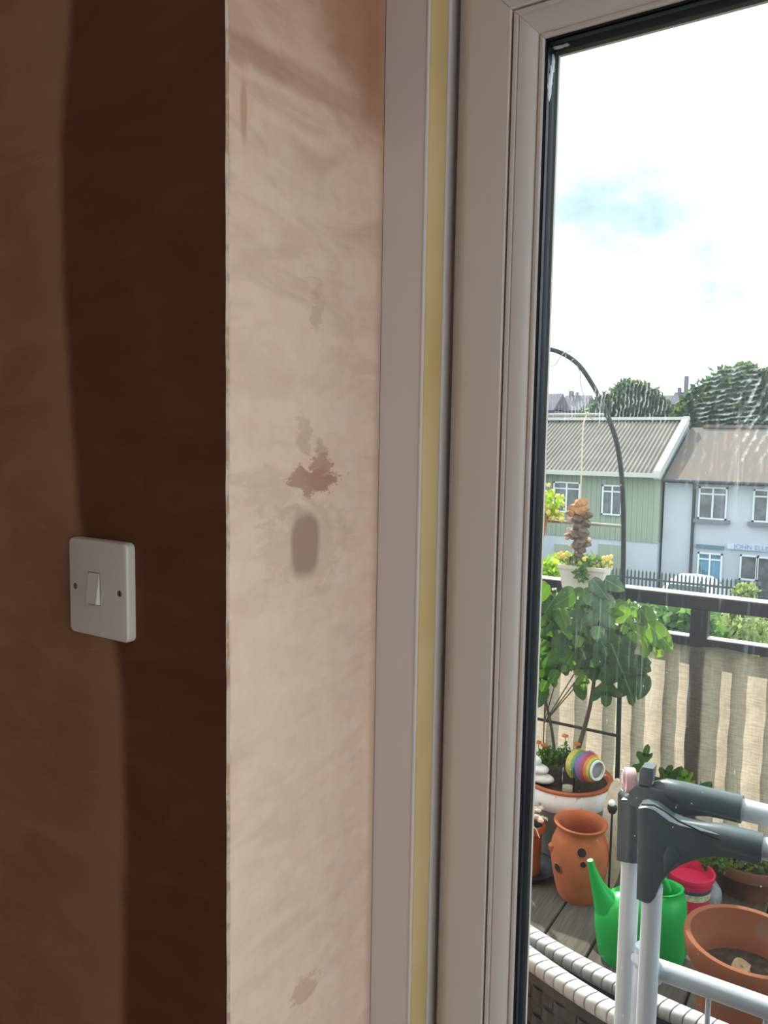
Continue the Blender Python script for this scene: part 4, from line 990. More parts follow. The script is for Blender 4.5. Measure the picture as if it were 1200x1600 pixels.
# red pot near frame
YQ = 2.97; rt = atY(838, 805, YQ); rb_ = atY(830, 878, YQ)
HP = Vector((atY(826, 840, YQ).x, YQ, rb_.z)); hh = rt.z - rb_.z + 0.01
mpp = (HP - O).dot(cam_to_world((0, 0, 1))) / F; Rt = 33 * mpp
rp = thing('hanging_red_pot', HP, 'tall tapering red pot hanging at the door frame edge', 'pot')
MB().lathe([(0.001, 0), (Rt * 0.42, 0), (Rt * 0.6, hh * 0.25), (Rt * 0.88, hh * 0.88), (Rt, hh * 0.9), (Rt, hh), (Rt * 0.92, hh), (Rt * 0.85, hh * 0.86), (0.001, hh * 0.85)], HP, 32).build('pot_body', 'pot_red', rp, 50)
MB().tube([HP + Vector((0, Rt * 0.95, hh)), HP + Vector((0, YT - HP.y, hh + 0.10)), HP + Vector((0, YT - HP.y, atY(840, 640, YT).z - HP.z))], 0.002, 5).build('hanging_wire', 'lamp_black', rp)
fl = []; gl_ = MB(); rg = random.Random(11)
for i in range(70):
    px = rg.uniform(826, 880); py = 812 - abs(rg.gauss(0, 1)) * 26
    if py < 754: py = rg.uniform(756, 800)
    c0 = atY(px, py, YQ + rg.uniform(-0.07, 0.05)); rr_ = rg.uniform(0.008, 0.014); fl.append((c0, rr_))
gl_.leaves(atY(848, 788, YQ), (0.085, 0.07, 0.06), 260, 0.026, 12, shell=0.2)
plant('yellow_begonia', HP + Vector((0, 0, hh * 0.85)), 'pale yellow flowers crowning the hanging red pot', 'plant', [('flower', fl, 'petal_yellow'), ('foliage', gl_, 'lime_leaf')])
# bark ornament on a cord
YB_ = 2.98; ot = atY(905, 783, YB_); ob = atY(905, 868, YB_)
bo = thing('bark_ornament', (ot.x, YB_, ob.z), 'hanging ornament of stacked bark pieces on a tan cord', 'ornament')
zt0 = atY(910, 650, YB_).z
MB().tube([(ot.x + 0.004, YB_, ot.z - 0.01), (ot.x + 0.004, YB_, zt0 - 0.03), (ot.x + 0.004, YT, zt0 + 0.012)], 0.003, 6).build('cord', 'cord_tan', bo, 60)
rg = random.Random(21)
lay = [('bark_orange', 908, 786, 11, 7), ('bark_orange', 901, 795, 13, 8), ('bark_orange', 910, 797, 12, 8), ('bark_orange', 893, 802, 9, 6), ('bark_brown', 914, 805, 11, 7), ('bark_pale', 892, 811, 7, 4), ('bark_brown', 903, 811, 10, 6), ('bark_brown', 913, 817, 9, 8), ('bark_brown', 904, 823, 9, 7), ('bark_brown', 911, 831, 10, 8), ('bark_pale', 890, 829, 6, 4), ('bark_pale', 888, 834, 7, 3), ('bark_brown', 900, 836, 10, 7), ('bark_brown', 913, 842, 9, 7), ('bark_pale', 886, 841, 5, 3), ('bark_brown', 905, 848, 12, 6), ('bark_brown', 917, 850, 7, 6), ('bark_pale', 893, 853, 4, 4), ('bark_pale', 921, 842, 3, 4), ('bark_brown', 906, 858, 9, 6), ('bark_brown', 903, 866, 7, 6)]
for i, (m_, px, py, rpx, th) in enumerate(lay):
    c0 = atY(px, py, YB_); r_ = rpx * mpp
    mb = MB().blob((0, 0, 0), r_, r_ * 0.8, th * mpp, 2, 0.5, seed=i + 5)
    Rm = Matrix.Rotation(rg.uniform(-0.5, 0.5), 3, 'Y') @ Matrix.Rotation(rg.uniform(-0.4, 0.4), 3, 'X')
    for v in mb.v: v.xyz = Rm @ v + Vector((c0.x, YB_ + 0.006 * math.sin(i * 2), c0.z))
    mb.build('bark_piece', m_, bo, 30)

# ------------------------------------------------------------------ clothes airer
YA, YBb = 0.985, 0.945
ca = thing('clothes_airer', (atY(998, 1500, 0.96).x, 0.965, DZ), 'folded white clothes airer with grey plastic corner joints outside the glass', 'clothes airer')
def pxp(px, py, Y): return atY(px, py, Y)
la = pxp(981, 1450, YA).x; lb = pxp(1015, 1480, YBb).x
rl = 0.0122
MB().tube([(la, YA, DZ + 0.01), (la, YA, pxp(981, 1330, YA).z)], rl, 16).build('leg', 'airer_white', ca, 60)
MB().tube([(lb, YBb, DZ + 0.01), (lb, YBb, pxp(1015, 1380, YBb).z)], rl, 16).build('leg', 'airer_white', ca, 60)
XE = la + 0.62
MB().tube([(XE, YA, DZ + 0.01), (XE, YA, pxp(1165, 1266, YA).z - 0.03), (XE - 0.02, YA, pxp(1165, 1266, YA).z - 0.008), (XE - 0.05, YA, pxp(1165, 1266, YA).z)], rl, 16).build('leg', 'airer_white', ca, 60)
MB().tube([(XE, YBb, DZ + 0.01), (XE, YBb, pxp(1195, 1326, YBb).z - 0.03), (XE - 0.02, YBb, pxp(1195, 1326, YBb).z - 0.008), (XE - 0.05, YBb, pxp(1195, 1326, YBb).z)], rl, 16).build('leg', 'airer_white', ca, 60)
za_ = pxp(1165, 1266, YA).z; zb2 = pxp(1195, 1326, YBb).z
MB().tube([(pxp(1120, 1250, YA).x, YA, za_), (XE - 0.05, YA, za_)], rl * 1.05, 16).build('top_tube', 'airer_white', ca, 60)
MB().tube([(pxp(1150, 1310, YBb).x, YBb, zb2), (XE - 0.05, YBb, zb2)], rl * 1.05, 16).build('top_tube', 'airer_white', ca, 60)
# grey corner brackets: traced outline given real thickness, with a round sleeve over the tube
def bracket(outline, Y, th, m='airer_grey'):
    pts = [atY(a, b, Y) for a, b in outline]
    bm = bmesh.new()
    v0 = [bm.verts.new((p.x, Y - th, p.z)) for p in pts]; v1 = [bm.verts.new((p.x, Y + th, p.z)) for p in pts]
    bm.faces.new(v0); bm.faces.new(v1[::-1]); k = len(pts)
    for i in range(k): bm.faces.new((v0[i], v1[i], v1[(i + 1) % k], v0[(i + 1) % k]))
    bmesh.ops.recalc_face_normals(bm, faces=bm.faces)
    bmesh.ops.bevel(bm, geom=[e for e in bm.edges if abs(e.verts[0].co.y - e.verts[1].co.y) < 1e-6], offset=0.0022, segments=2, profile=0.5, affect='EDGES')
    bm.verts.index_update(); mb = MB(); mb.add([v.co.copy() for v in bm.verts], [tuple(v.index for v in f.verts) for f in bm.faces]); bm.free(); return mb
oa = [(969, 1235), (975, 1243), (986, 1243), (986, 1220), (1012, 1224), (1050, 1233), (1090, 1240), (1160, 1262), (1154, 1279), (1140, 1276), (1110, 1270), (1080, 1269), (1058, 1274), (1040, 1290), (1004, 1300), (998, 1318), (990, 1336), (984, 1342), (967, 1338)]
bA = bracket(oa, YA, 0.0135).build('corner_joint', 'airer_grey', ca, 35)
obk = [(1001, 1256), (1012, 1254), (1026, 1258), (1050, 1276), (1066, 1282), (1100, 1290), (1192, 1312), (1190, 1340), (1183, 1343), (1150, 1334), (1120, 1331), (1092, 1335), (1065, 1346), (1048, 1358), (1036, 1374), (1028, 1394), (1020, 1403), (1014, 1404), (998, 1397), (1000, 1330)]
bB = bracket(obk, YBb, 0.0140).build('corner_joint', 'airer_grey', ca, 35)
xs0 = pxp(1040, 1233, YA).x; xs1 = pxp(1160, 1262, YA).x
MB().tube([(pxp(1022, 1232, YA).x, YA, za_ + 0.001), (xs0, YA, za_ + 0.002), (xs0 + 0.02, YA, za_), (xs1, YA, za_)], [0.008, 0.0135, 0.0165, 0.0165], 18).build('sleeve', 'airer_grey', bA, 40)
xs2 = pxp(1075, 1290, YBb).x; xs3 = pxp(1192, 1325, YBb).x
MB().tube([(xs2 - 0.01, YBb, zb2 + 0.004), (xs2 + 0.02, YBb, zb2 + 0.001), (xs2 + 0.04, YBb, zb2), (xs3, YBb, zb2)], [0.004, 0.012, 0.0165, 0.0165], 18).build('sleeve', 'airer_grey', bB, 40)
zt2 = pxp(978, 1250, YA).z
MB().tube([(la, YA, pxp(981, 1338, YA).z), (la, YA, zt2)], 0.0152, 18).build('sleeve', 'airer_grey', bA, 40)
# raised panel and seam lines on the front joint
seam = MB(); seam.tube([atY(a, b, YBb - 0.0146) for a, b in [(1002, 1257), (1022, 1258), (1040, 1268), (1060, 1283), (1080, 1292), (1105, 1305), (1150, 1322)]], 0.0011, 6)
seam.build('seam_line', 'lamp_black', bB)
tri = [(1036, 1337), (1044, 1321), (1055, 1325), (1064, 1338), (1050, 1352), (1038, 1366)]
bracket(tri, YBb - 0.0135, 0.0028).build('moulded_web', 'airer_grey', bB, 35)
bracket([(1002, 1200), (1006, 1194), (1024, 1197), (1023, 1213), (1018, 1226), (1000, 1222)], YA - 0.004, 0.0095).build('lock_block', 'airer_grey', bA, 35)
# pink roller at the top
cw = pxp(984, 1219, YA); axw = Vector((1.0, 0.45, 0)).normalized(); uw = Vector((0, 0, 1)); vw = axw.cross(uw)
Rw = 0.0160
def wheel(R0, R1, d0, d1, nm, m, par):
    mb = MB(); N = 28
    vs_ = []
    for r_, d_ in ((R1, d0), (R0 * 0.96, d0), (R0, d0 + 0.001), (R0, d1 - 0.001), (R0 * 0.96, d1), (R1, d1)):
        vs_ += [cw + (uw * math.cos(2 * PI * j / N) + vw * math.sin(2 * PI * j / N)) * r_ + axw * d_ for j in range(N)]
    mb.add(vs_, [(q_ * N + j, q_ * N + (j + 1) % N, ((q_ + 1) % 6) * N + (j + 1) % N, ((q_ + 1) % 6) * N + j) for q_ in range(6) for j in range(N)])
    return mb.build(nm, m, par, 40)
wh = wheel(Rw, Rw * 0.62, -0.0065, 0.0065, 'roller', 'wheel_pink', ca); tag(wh, 'pale pink roller')
wheel(Rw * 0.64, 0.002, -0.003, 0.004, 'hub', 'wheel_red', wh)
ring = [pxp(973, 1219, YA) + Vector((0.002 * math.sin(a * PI / 8), 0, 0)) + (uw * math.cos(a * PI / 8) + vw * 0.6 * math.sin(a * PI / 8)) * 0.014 for a in range(17)]
MB().tube(ring, 0.0008, 6, caps=False).build('wire_clip', 'airer_white', ca)
# inner rail frame
YI = 0.966; rt_ = 0.0125
zi = pxp(1100, 1540, YI).z
r0x = pxp(1003, 1560, YI).x
path = [(r0x, YI, DZ + 0.02), (r0x, YI, zi - 0.045), (r0x + 0.004, YI, zi - 0.022), (r0x + 0.018, YI, zi - 0.005), (r0x + 0.040, YI, zi), (XE - 0.02, YI, zi)]
MB().tube(densify(path, 5), rt_, 14).build('wing_frame', 'airer_white', ca, 60)
for px in (1107, 1199):
    xx_ = pxp(px, 1560, YI).x
    MB().tube([(xx_, YI, zi), (xx_, YI, DZ + 0.3)], 0.0032, 8).build('drying_rod', 'airer_white', ca, 60)
for k in range(5):
    xx_ = pxp(1199, 1560, YI).x + 0.085 * (k + 1)
    if xx_ < XE - 0.03: MB().tube([(xx_, YI, zi), (xx_, YI, DZ + 0.3)], 0.0032, 8).build('drying_rod', 'airer_white', ca, 60)
MB().tube([(r0x, YI, DZ + 0.3), (XE - 0.02, YI, DZ + 0.3)], 0.006, 8).build('lower_bar', 'airer_white', ca, 60)
MB().tube([(r0x, YI, DZ + 0.02), (XE - 0.02, YI, DZ + 0.02), (XE - 0.02, YI, zi)], 0.008, 8).build('frame_return', 'airer_white', ca, 60)
for fx, fy in ((la, YA), (lb, YBb), (XE, YA), (XE, YBb)):
    MB().tube([(fx, fy, DZ), (fx, fy, DZ + 0.03)], 0.0145, 14).build('foot_cap', 'airer_grey', ca, 60)

# ------------------------------------------------------------------ rattan chairs
def chair(zoff, p0, p1, label):
    """p0,p1: two points of the top edge of the back"""
    d = Vector((p1.x - p0.x, p1.y - p0.y, 0)).normalized(); nrm = Vector((d.y, -d.x, 0))    # nrm towards the door
    ctr = Vector((p0.x, p0.y, 0)) + d * 0.14
    base = Vector((ctr.x, ctr.y, DZ + zoff))
    t = thing('rattan_chair', base, label, 'chair', 'stacked rattan chairs')
    zt = p0.z; hwid = 0.27
    def loc(u, v, z): return Vector((ctr.x, ctr.y, 0)) + d * u - nrm * v + Vector((0, 0, z))
    def bow(u): return 0.035 * (u / hwid) ** 2       # back curves forward at its sides
    # top rail core and wraps
    MB().tube([loc(u, bow(u), zt - 0.012) for u in [-hwid + i * 0.03 for i in range(19)]], 0.007, 8).build('top_rail', 'rattan_dark', t, 60)
    w0 = None; n = 30; pitch = 2 * hwid / n
    for i in range(n):
        u = -hwid + pitch * (i + 0.5); sl2 = 2 * 0.035 * u / hwid ** 2; ang = math.atan(sl2)
        if w0 is None:
            me = bpy.data.meshes.new('rattan_wrap'); mb = MB(); N = 12; vs_ = []
            hw_ = pitch * 0.435
            for uu, sc_ in ((-hw_, 0.97), (-hw_ * 0.8, 1.0), (hw_ * 0.8, 1.0), (hw_, 0.97)):
                for j in range(N):
                    a = 2 * PI * j / N; ca_, sa_ = math.cos(a), math.sin(a); vs_.append((uu + 0.005 * ca_, 0.0155 * sc_ * math.copysign(abs(ca_) ** 0.6, ca_), 0.0125 * sc_ * math.copysign(abs(sa_) ** 0.6, sa_)))
            fs = [(q_ * N + j, q_ * N + (j + 1) % N, (q_ + 1) * N + (j + 1) % N, (q_ + 1) * N + j) for q_ in range(3) for j in range(N)] + [tuple(range(N)), tuple(range(3 * N, 4 * N))]
            me.from_pydata(vs_, [], fs); me.update(); me.materials.append(M['rattan_wrap'])
            bm = bmesh.new(); bm.from_mesh(me); bmesh.ops.recalc_face_normals(bm, faces=bm.faces); bm.to_mesh(me); bm.free()
            me.polygons.foreach_set('use_smooth', [True] * len(me.polygons)); me.set_sharp_from_angle(angle=math.radians(50)); w0 = me
        o = bpy.data.objects.new('rattan_wrap', w0); C.objects.link(o); o.parent = t
        o.location = loc(u, bow(u), zt - 0.012) - base
        o.rotation_euler = (0, 0, math.atan2(d.y, d.x) + ang)
    # back panel: interwoven strips
    zb0 = DZ + zoff + 0.42; nv = 24; pv = 2 * (hwid - 0.01) / nv; nh = int((zt - 0.03 - zb0) / 0.022)
    for i in range(nv):
        u = -hwid + 0.01 + pv * (i + 0.5); mb = MB(); vs_ = []; kk = nh * 4
        for j in range(kk + 1):
            z = zb0 + (zt - 0.028 - zb0) * j / kk; off = 0.0026 * math.sin(PI * (j / 4 + i))
            for s_ in (-1, 1): vs_.append(loc(u + s_ * pv * 0.43, bow(u) + 0.02 * (zt - z) - off, z))
        mb.add(vs_, [(2 * j, 2 * j + 1, 2 * j + 3, 2 * j + 2) for j in range(kk)]); mb.build('upright_strand', 'rattan_dark', t, None, recalc=False)
    for j in range(nh):
        z = zb0 + (zt - 0.028 - zb0) * (j + 0.5) / nh; hz_ = (zt - 0.028 - zb0) / nh * 0.44; mb = MB(); vs_ = []; kk = nv * 4
        for i in range(kk + 1):
            u = -hwid + 0.01 + pv * nv * i / kk; off = 0.0026 * math.sin(PI * (i / 4 + j))
            for s_ in (-1, 1): vs_.append(loc(u, bow(u) + 0.02 * (zt - z) + off - 0.0005, z + s_ * hz_))
        mb.add(vs_, [(2 * i, 2 * i + 1, 2 * i + 3, 2 * i + 2) for i in range(kk)]); mb.build('cross_strand', 'rattan_dark', t, None, recalc=False)
    # smooth band under the top rail, side posts, seat and legs
    mb = MB(); vs_ = []
    for i in range(25):
        u = -hwid + 2 * hwid * i / 24
        vs_ += [loc(u, bow(u) - 0.0045, zt - 0.022), loc(u, bow(u) - 0.0045, zt - 0.045), loc(u, bow(u) + 0.010, zt - 0.045), loc(u, bow(u) + 0.010, zt - 0.022)]
    mb.add(vs_, [(i * 4 + k, i * 4 + (k + 1) % 4, i * 4 + 4 + (k + 1) % 4, i * 4 + 4 + k) for i in range(24) for k in range(4)]); mb.build('edge_band', 'rattan_dark', t, 40)
    for s_ in (-1, 1):
        MB().tube([loc(s_ * hwid, bow(hwid), zt - 0.02), loc(s_ * hwid, bow(hwid) + 0.02, DZ + zoff + 0.40), loc(s_ * (hwid - 0.01), bow(hwid) + 0.0, DZ + zoff)], 0.013, 8).build('back_leg', 'rattan_dark', t, 60)
        MB().tube([loc(s_ * (hwid - 0.01), 0.31, DZ + zoff + 0.40), loc(s_ * (hwid - 0.01), 0.32, DZ + zoff)], 0.013, 8).build('front_leg', 'rattan_dark', t, 60)
    mb = MB(); vs_ = [loc(u, v, z) for z in (DZ + zoff + 0.395, DZ + zoff + 0.42) for u, v in ((-hwid, 0.03), (hwid, 0.03), (hwid - 0.01, 0.33), (-hwid + 0.01, 0.33))]
    mb.add(vs_, [(0, 1, 2, 3), (4, 5, 6, 7), (0, 1, 5, 4), (1, 2, 6, 5), (2, 3, 7, 6), (3, 0, 4, 7)]); mb.build('seat', 'rattan_dark', t)
    return t
zc1 = DZ + 0.75
a1 = atZ(822, 1454, zc1); a2 = atZ(1085, 1593, zc1)
chair(0.0, a1, a2, 'dark woven rattan chair, the farther of the two stacked')
zc2 = DZ + 0.805
b1 = atZ(820, 1488, zc2); b2 = atZ(966, 1576, zc2)
chair(0.055, b1, b2, 'dark woven rattan chair, the nearer of the two stacked')

# ------------------------------------------------------------------ the street and houses
ZG = CAMZ - 4.75
def leafset(name, label, cat, loc, clusters, m, extra=None, group=None):
    mb = MB()
    for i, (c_, rad, n_, sz) in enumerate(clusters): mb.leaves(c_, rad, n_, sz, 700 + i + int(abs(loc[0]) * 100), shell=0.45)
    t = thing(name, loc, label, cat, group); mb.build('foliage', m, t, None, recalc=False)
    return t
struct(B(-60, 40, 3.6, 110, ZG - 0.5, ZG).build('street_ground', 'asphalt'), 'grey street below the balcony')
bk = MB(); bk.add([(-40, 3.4, ZG), (30, 3.4, ZG), (30, 9, ZG + 0.2), (-40, 9, ZG + 0.2), (30, 18.6, ZG + 0.9), (-40, 18.6, ZG + 0.9), (30, 19.4, ZG + 0.01), (-40, 19.4, ZG + 0.01)], [(0, 1, 2, 3), (3, 2, 4, 5), (5, 4, 6, 7)])
struct(bk.build('grass_bank', 'bank_grass'), 'grassy bank between balcony and street fence')
mb = MB(); rg = random.Random(5)
for i in range(4200):
    x_ = rg.uniform(-13, 0.5); y_ = rg.uniform(11.5, 18.3); z_ = ZG + 0.2 + 0.7 * (y_ - 9) / 9.6
    h_ = rg.uniform(0.25, 0.55); a = rg.uniform(0, PI); w_ = 0.05; lx, ly = rg.uniform(-.15, .15), rg.uniform(-.15, .15)
    mb.add([(x_ - w_ * math.cos(a), y_ - w_ * math.sin(a), z_), (x_ + w_ * math.cos(a), y_ + w_ * math.sin(a), z_), (x_ + lx, y_ + ly, z_ + h_)], [(0, 1, 2)])
tag(mb.build('meadow_grass', 'meadow_leaf', None, None, recalc=False), 'pale tall meadow grass on the bank behind the railing', 'grass', None, 'stuff')

def shrub(name, label, Y, blobs, m, n_, sz, flowers=None):
    ps = [(atY(px, py, Y), r_) for px, py, r_ in blobs]
    xs = sum(p.x for p, r_ in ps) / len(ps); zmin = ZG + 0.2
    t = thing(name, (xs, Y, zmin), label, 'shrub')
    mb = MB(); st = MB()
    for i, (p, r_) in enumerate(ps):
        mb.leaves(p, (r_ * 1.2, r_, r_), n_, sz, 900 + i, shell=0.3)
        st.tube([(xs, Y, zmin), ((xs + p.x) / 2, Y, (zmin + p.z) / 2), p], 0.03, 6)
    mb.build('foliage', m, t, None, recalc=False); st.build('stem', 'stem_brown', t)
    if flowers:
        f_ = MB(); rg = random.Random(3)
        for px, py in flowers:
            c0 = atY(px, py, Y - 0.5)
            for k in range(9): f_.blob(c0 + Vector((rg.gauss(0, .03), rg.gauss(0, .03), rg.gauss(0, .015))), 0.016, 0.016, 0.012, 1, 0.3, seed=k)
        f_.build('flower_head', 'petal_white', t)
    return t
shrub('elder_shrub', 'dark green shrub with white flower heads seen between the rails', 6.0, [(980, 985, 0.19), (1015, 984, 0.19), (1050, 984, 0.20), (1078, 992, 0.20), (945, 985, 0.19), (910, 985, 0.19)], 'hedge_leaf', 420, 0.10,
      [(990, 956), (1000, 960), (1012, 957), (1020, 963), (996, 966), (1008, 970), (975, 960), (1002, 976), (984, 968)])
shrub('lime_shrub', 'lime green shrub above the rail at the door frame edge', 10.0, [(850, 892, 0.16), (868, 888, 0.16), (835, 890, 0.16), (856, 910, 0.2), (880, 900, 0.14)], 'lime_leaf', 240, 0.09)
shrub('pale_shrub', 'pale green low shrubs in front of the street fence', 16.5, [(1000, 932, 0.16), (1055, 936, 0.13), (1070, 938, 0.13), (1150, 985, 0.4), (1190, 990, 0.4), (1120, 980, 0.4), (1165, 925, 0.18)], 'meadow_leaf', 260, 0.12)

# street fence
YFN = 19.4
zft = atY(1100, 899, YFN).z
fe = thing('street_fence', (-5, YFN, ZG), 'iron fence of spiked pales along the street', 'fence')
x0f, x1f = -11.0, 1.5
for dz in (0.14, (zft - ZG) - 0.22 - (zft - ZG) * 0.0): pass
MB().box(x0f, x1f, YFN - 0.02, YFN + 0.02, zft - 0.26, zft - 0.21).build('upper_bar', 'fence_iron', fe)
MB().box(x0f, x1f, YFN - 0.02, YFN + 0.02, ZG + 0.25, ZG + 0.30).build('lower_bar', 'fence_iron', fe)
mb = MB(); x = x0f
while x < x1f:
    mb.add([(x - .022, YFN - .03, ZG + .05), (x + .022, YFN - .03, ZG + .05), (x + .022, YFN - .018, ZG + .05), (x - .022, YFN - .018, ZG + .05), (x - .022, YFN - .03, zft - .07), (x + .022, YFN - .03, zft - .07), (x + .022, YFN - .018, zft - .07), (x - .022, YFN - .018, zft - .07), (x, YFN - .024, zft)],
           [(0, 1, 5, 4), (1, 2, 6, 5), (2, 3, 7, 6), (3, 0, 4, 7), (4, 5, 8), (5, 6, 8), (6, 7, 8), (7, 4, 8)]); x += 0.092
tag(mb.build('pale', 'fence_iron', fe), 'spiked fence pales', None, None, 'stuff')
x = x0f
while x < x1f: MB().box(x - .03, x + .03, YFN - .015, YFN + .045, ZG, zft - 0.15).build('fence_post', 'fence_iron', fe); x += 2.6

YH = 24.0
def hp_(px, py, Y=YH): return atY(px, py, Y)
xg = hp_(1032, 742).x
# ---- left house: green cladding, metal roof
zeL = hp_(1030, 738).z; XLh = -17.0
pr = atX(1077, 659, xg + 0.06); YRg = pr.y; zrL = pr.z
hl = thing('green_clad_house', ((XLh + xg) / 2, YH, ZG), 'green clad house with pale corrugated metal roof across the street', 'house')
zmid = hp_(1010, 848).z
B(XLh, xg, YH + 0.08, 2 * YRg - YH, ZG, zmid).build('lower_wall', 'house_white', hl)
mb = MB(); mb.box(XLh, xg, YH + 0.06, 2 * YRg - YH, zmid, zeL)
mb.build('upper_wall', 'house_green', hl)
mb = MB(); x = XLh
while x < xg - 0.1:
    mb.box(x, x + 0.035, YH + 0.03, YH + 0.06, zmid, zeL - 0.02); x += 0.16
tag(mb.build('cladding_rib', 'house_green', hl), None, None, None, 'stuff')
mb = MB(); mb.add([(xg, YH, zeL), (xg, 2 * YRg - YH, zeL), (xg, YRg, zrL - 0.05), (XLh, YH, zeL), (XLh, 2 * YRg - YH, zeL), (XLh, YRg, zrL - 0.05)], [(0, 1, 2), (3, 4, 5), (0, 2, 5, 3), (1, 2, 5, 4), (0, 1, 4, 3)])
mb.build('gable_wall', 'gable_grey', hl)
# corrugated roof sheets as real waves
mb = MB(); xs_ = []; xw0, xw1 = XLh - 0.2, xg + 0.05; per = 0.135; nW = int((xw1 - xw0) / per * 4)
for i in range(nW + 1):
    x_ = xw0 + (xw1 - xw0) * i / nW; wv = 0.026 * (1 if i % 4 in (0, 1) else -1)
    for (y_, z_) in ((YH - 0.25, zeL - 0.10), (YRg, zrL)):
        mb.v.append(Vector((x_, y_, z_ + 0.05 + wv)))
for i in range(nW): mb.f.append((2 * i, 2 * i + 2, 2 * i + 3, 2 * i + 1))
k0 = len(mb.v)
mb.add([(xw0, YRg, zrL + .05), (xw1, YRg, zrL + .05), (xw1, 2 * YRg - YH + .25, zeL - .05), (xw0, 2 * YRg - YH + .25, zeL - .05)], [(0, 1, 2, 3)])
mb.m = [0] * len(mb.f)
tag(mb.build('roof', 'metal_roof', hl, None, recalc=False), 'pale corrugated metal roof')
mb = MB(); n_ = Vector((0, YRg - YH + 0.25, zrL - zeL + 0.10)).normalized()
mb.add([(xg - 0.14, YH - 0.27, zeL - 0.20), (xg + 0.06, YH - 0.27, zeL - 0.20), (xg + 0.06, YH - 0.27, zeL + 0.06), (xg - 0.14, YH - 0.27, zeL + 0.06), (xg - 0.14, YRg, zrL - 0.06), (xg + 0.06, YRg, zrL - 0.06), (xg + 0.06, YRg, zrL + 0.18), (xg - 0.14, YRg, zrL + 0.18)],
       [(0, 1, 2, 3), (4, 5, 6, 7), (0, 1, 5, 4), (1, 2, 6, 5), (2, 3, 7, 6), (3, 0, 4, 7)]); mb.build('barge_board', 'roof_edge', hl)
MB().box(xw0, xw1, YRg - 0.18, YRg + 0.18, zrL + 0.06, zrL + 0.16).build('ridge_cap', 'roof_edge', hl)
MB().box(xw0, xg + 0.05, YH - 0.36, YH - 0.24, zeL - 0.16, zeL - 0.03).build('gutter', 'roof_edge', hl)
def window(parent, px0, py0, px1, py1, Y, sill=True, pane='house_pane', transom=0.22, cols=2):
    a = atY(px0, py0, Y); b = atY(px1, py1, Y); x0, x1, z1 = a.x, b.x, a.z; z0 = b.z
    t = 0.048
    f_ = MB(); f_.box(x0, x1, Y - .07, Y + .02, z1 - t, z1).box(x0, x1, Y - .07, Y + .02, z0, z0 + t).box(x0, x0 + t, Y - .07, Y + .02, z0, z1).box(x1 - t, x1, Y - .07, Y + .02, z0, z1)
    for c_ in range(1, cols):
        xm_ = x0 + (x1 - x0) * c_ / cols; f_.box(xm_ - .026, xm_ + .026, Y - .065, Y + .02, z0 + t, z1 - t)
    if transom:
        zt_ = z1 - (z1 - z0) * transom; f_.box(x0 + t, x1 - t, Y - .062, Y + .02, zt_ - .022, zt_ + .022)
    w_ = f_.build('window', 'house_frame', parent)
    for c_ in range(cols):
        xa_ = x0 + (x1 - x0) * c_ / cols; xb_ = x0 + (x1 - x0) * (c_ + 1) / cols
        MB().box(xa_ + .03, xb_ - .03, Y - .03, Y - .015, z0 + .03, z1 - .03).build('pane', pane, w_)
    if sill: MB().box(x0 - .1, x1 + .1, Y - .16, Y + .01, z0 - .11, z0 - .002).build('sill', 'house_sill', w_)
window(hl, 942, 757, 972, 806, YH + 0.04, False)
window(hl, 866, 752, 906, 802, YH + 0.04, False)
a = hp_(935, 850); b = hp_(970, 960)
dr = MB().box(a.x, b.x, YH + .02, YH + .09, ZG, a.z).build('door', 'house_green', hl)
a = hp_(866, 850); b = hp_(888, 960); MB().box(a.x, b.x, YH + .02, YH + .09, ZG, a.z).build('door', 'house_green', hl)
# ---- right house
YH2 = 24.3
def hq_(px, py, Y=YH2): return atY(px, py, Y)
zeR = hq_(1120, 749).z; YRr = YH2 + 3.6
XRh = 5.0
hr = thing('white_rendered_house', ((xg + XRh) / 2, YH2, ZG), 'white rendered terraced house with brown slate roof and shop sign', 'house')
B(xg + 0.08, XRh, YH2, YH2 + 7.2, ZG, zeR).build('wall', 'house_white', hr)
zrR = atY(1150, 668, YRr).z
mb = MB(); xr0, xr1 = xg + 0.08, XRh + 0.3
mb.add([(xr0, YH2 - 0.3, zeR - 0.06), (xr1, YH2 - 0.3, zeR - 0.06), (xr1, YRr, zrR), (xr0, YRr, zrR), (xr1, YH2 + 7.5, zeR - .06), (xr0, YH2 + 7.5, zeR - .06)], [(0, 1, 2, 3), (3, 2, 4, 5), (0, 3, 5), (1, 4, 2), (0, 5, 4, 1)])
tag(mb.build('roof', 'slate_roof', hr), 'weathered brown slate roof')
MB().box(xr0 + 0.4, xr1, YRr - 0.12, YRr + 0.12, zrR - 0.02, zrR + 0.08).build('ridge_cap', 'slate_roof', hr)
MB().tube([(xr0, YH2 - 0.34, zeR - 0.08), (xr1, YH2 - 0.34, zeR - 0.08)], 0.06, 8).build('gutter', 'gutter_dark', hr, 60)
pA = hq_(1086, 752, YH2 - .06); pB = hq_(1077, 925, YH2 - .06)
MB().tube([(pA.x, YH2 - .1, zeR - .1), (pA.x, YH2 - .07, zeR - .3), (pA.x, YH2 - .07, ZG)], 0.045, 8).build('downpipe', 'gutter_dark', hr, 60)
window(hr, 1093, 760, 1135, 813, YH2)
window(hr, 1178, 764, 1222, 818, YH2)
window(hr, 1091, 862, 1127, 912, YH2, False, 'house_pane_blue')
a = hq_(1088, 850); b = hq_(1131, 859); MB().box(a.x, b.x, YH2 - .08, YH2 + .02, b.z, a.z).build('lintel', 'blue_board', hr)
window(hr, 1157, 866, 1184, 908, YH2, True, transom=0, cols=1)
window(hr, 1182, 869, 1236, 945, YH2, False, transom=0, cols=2)
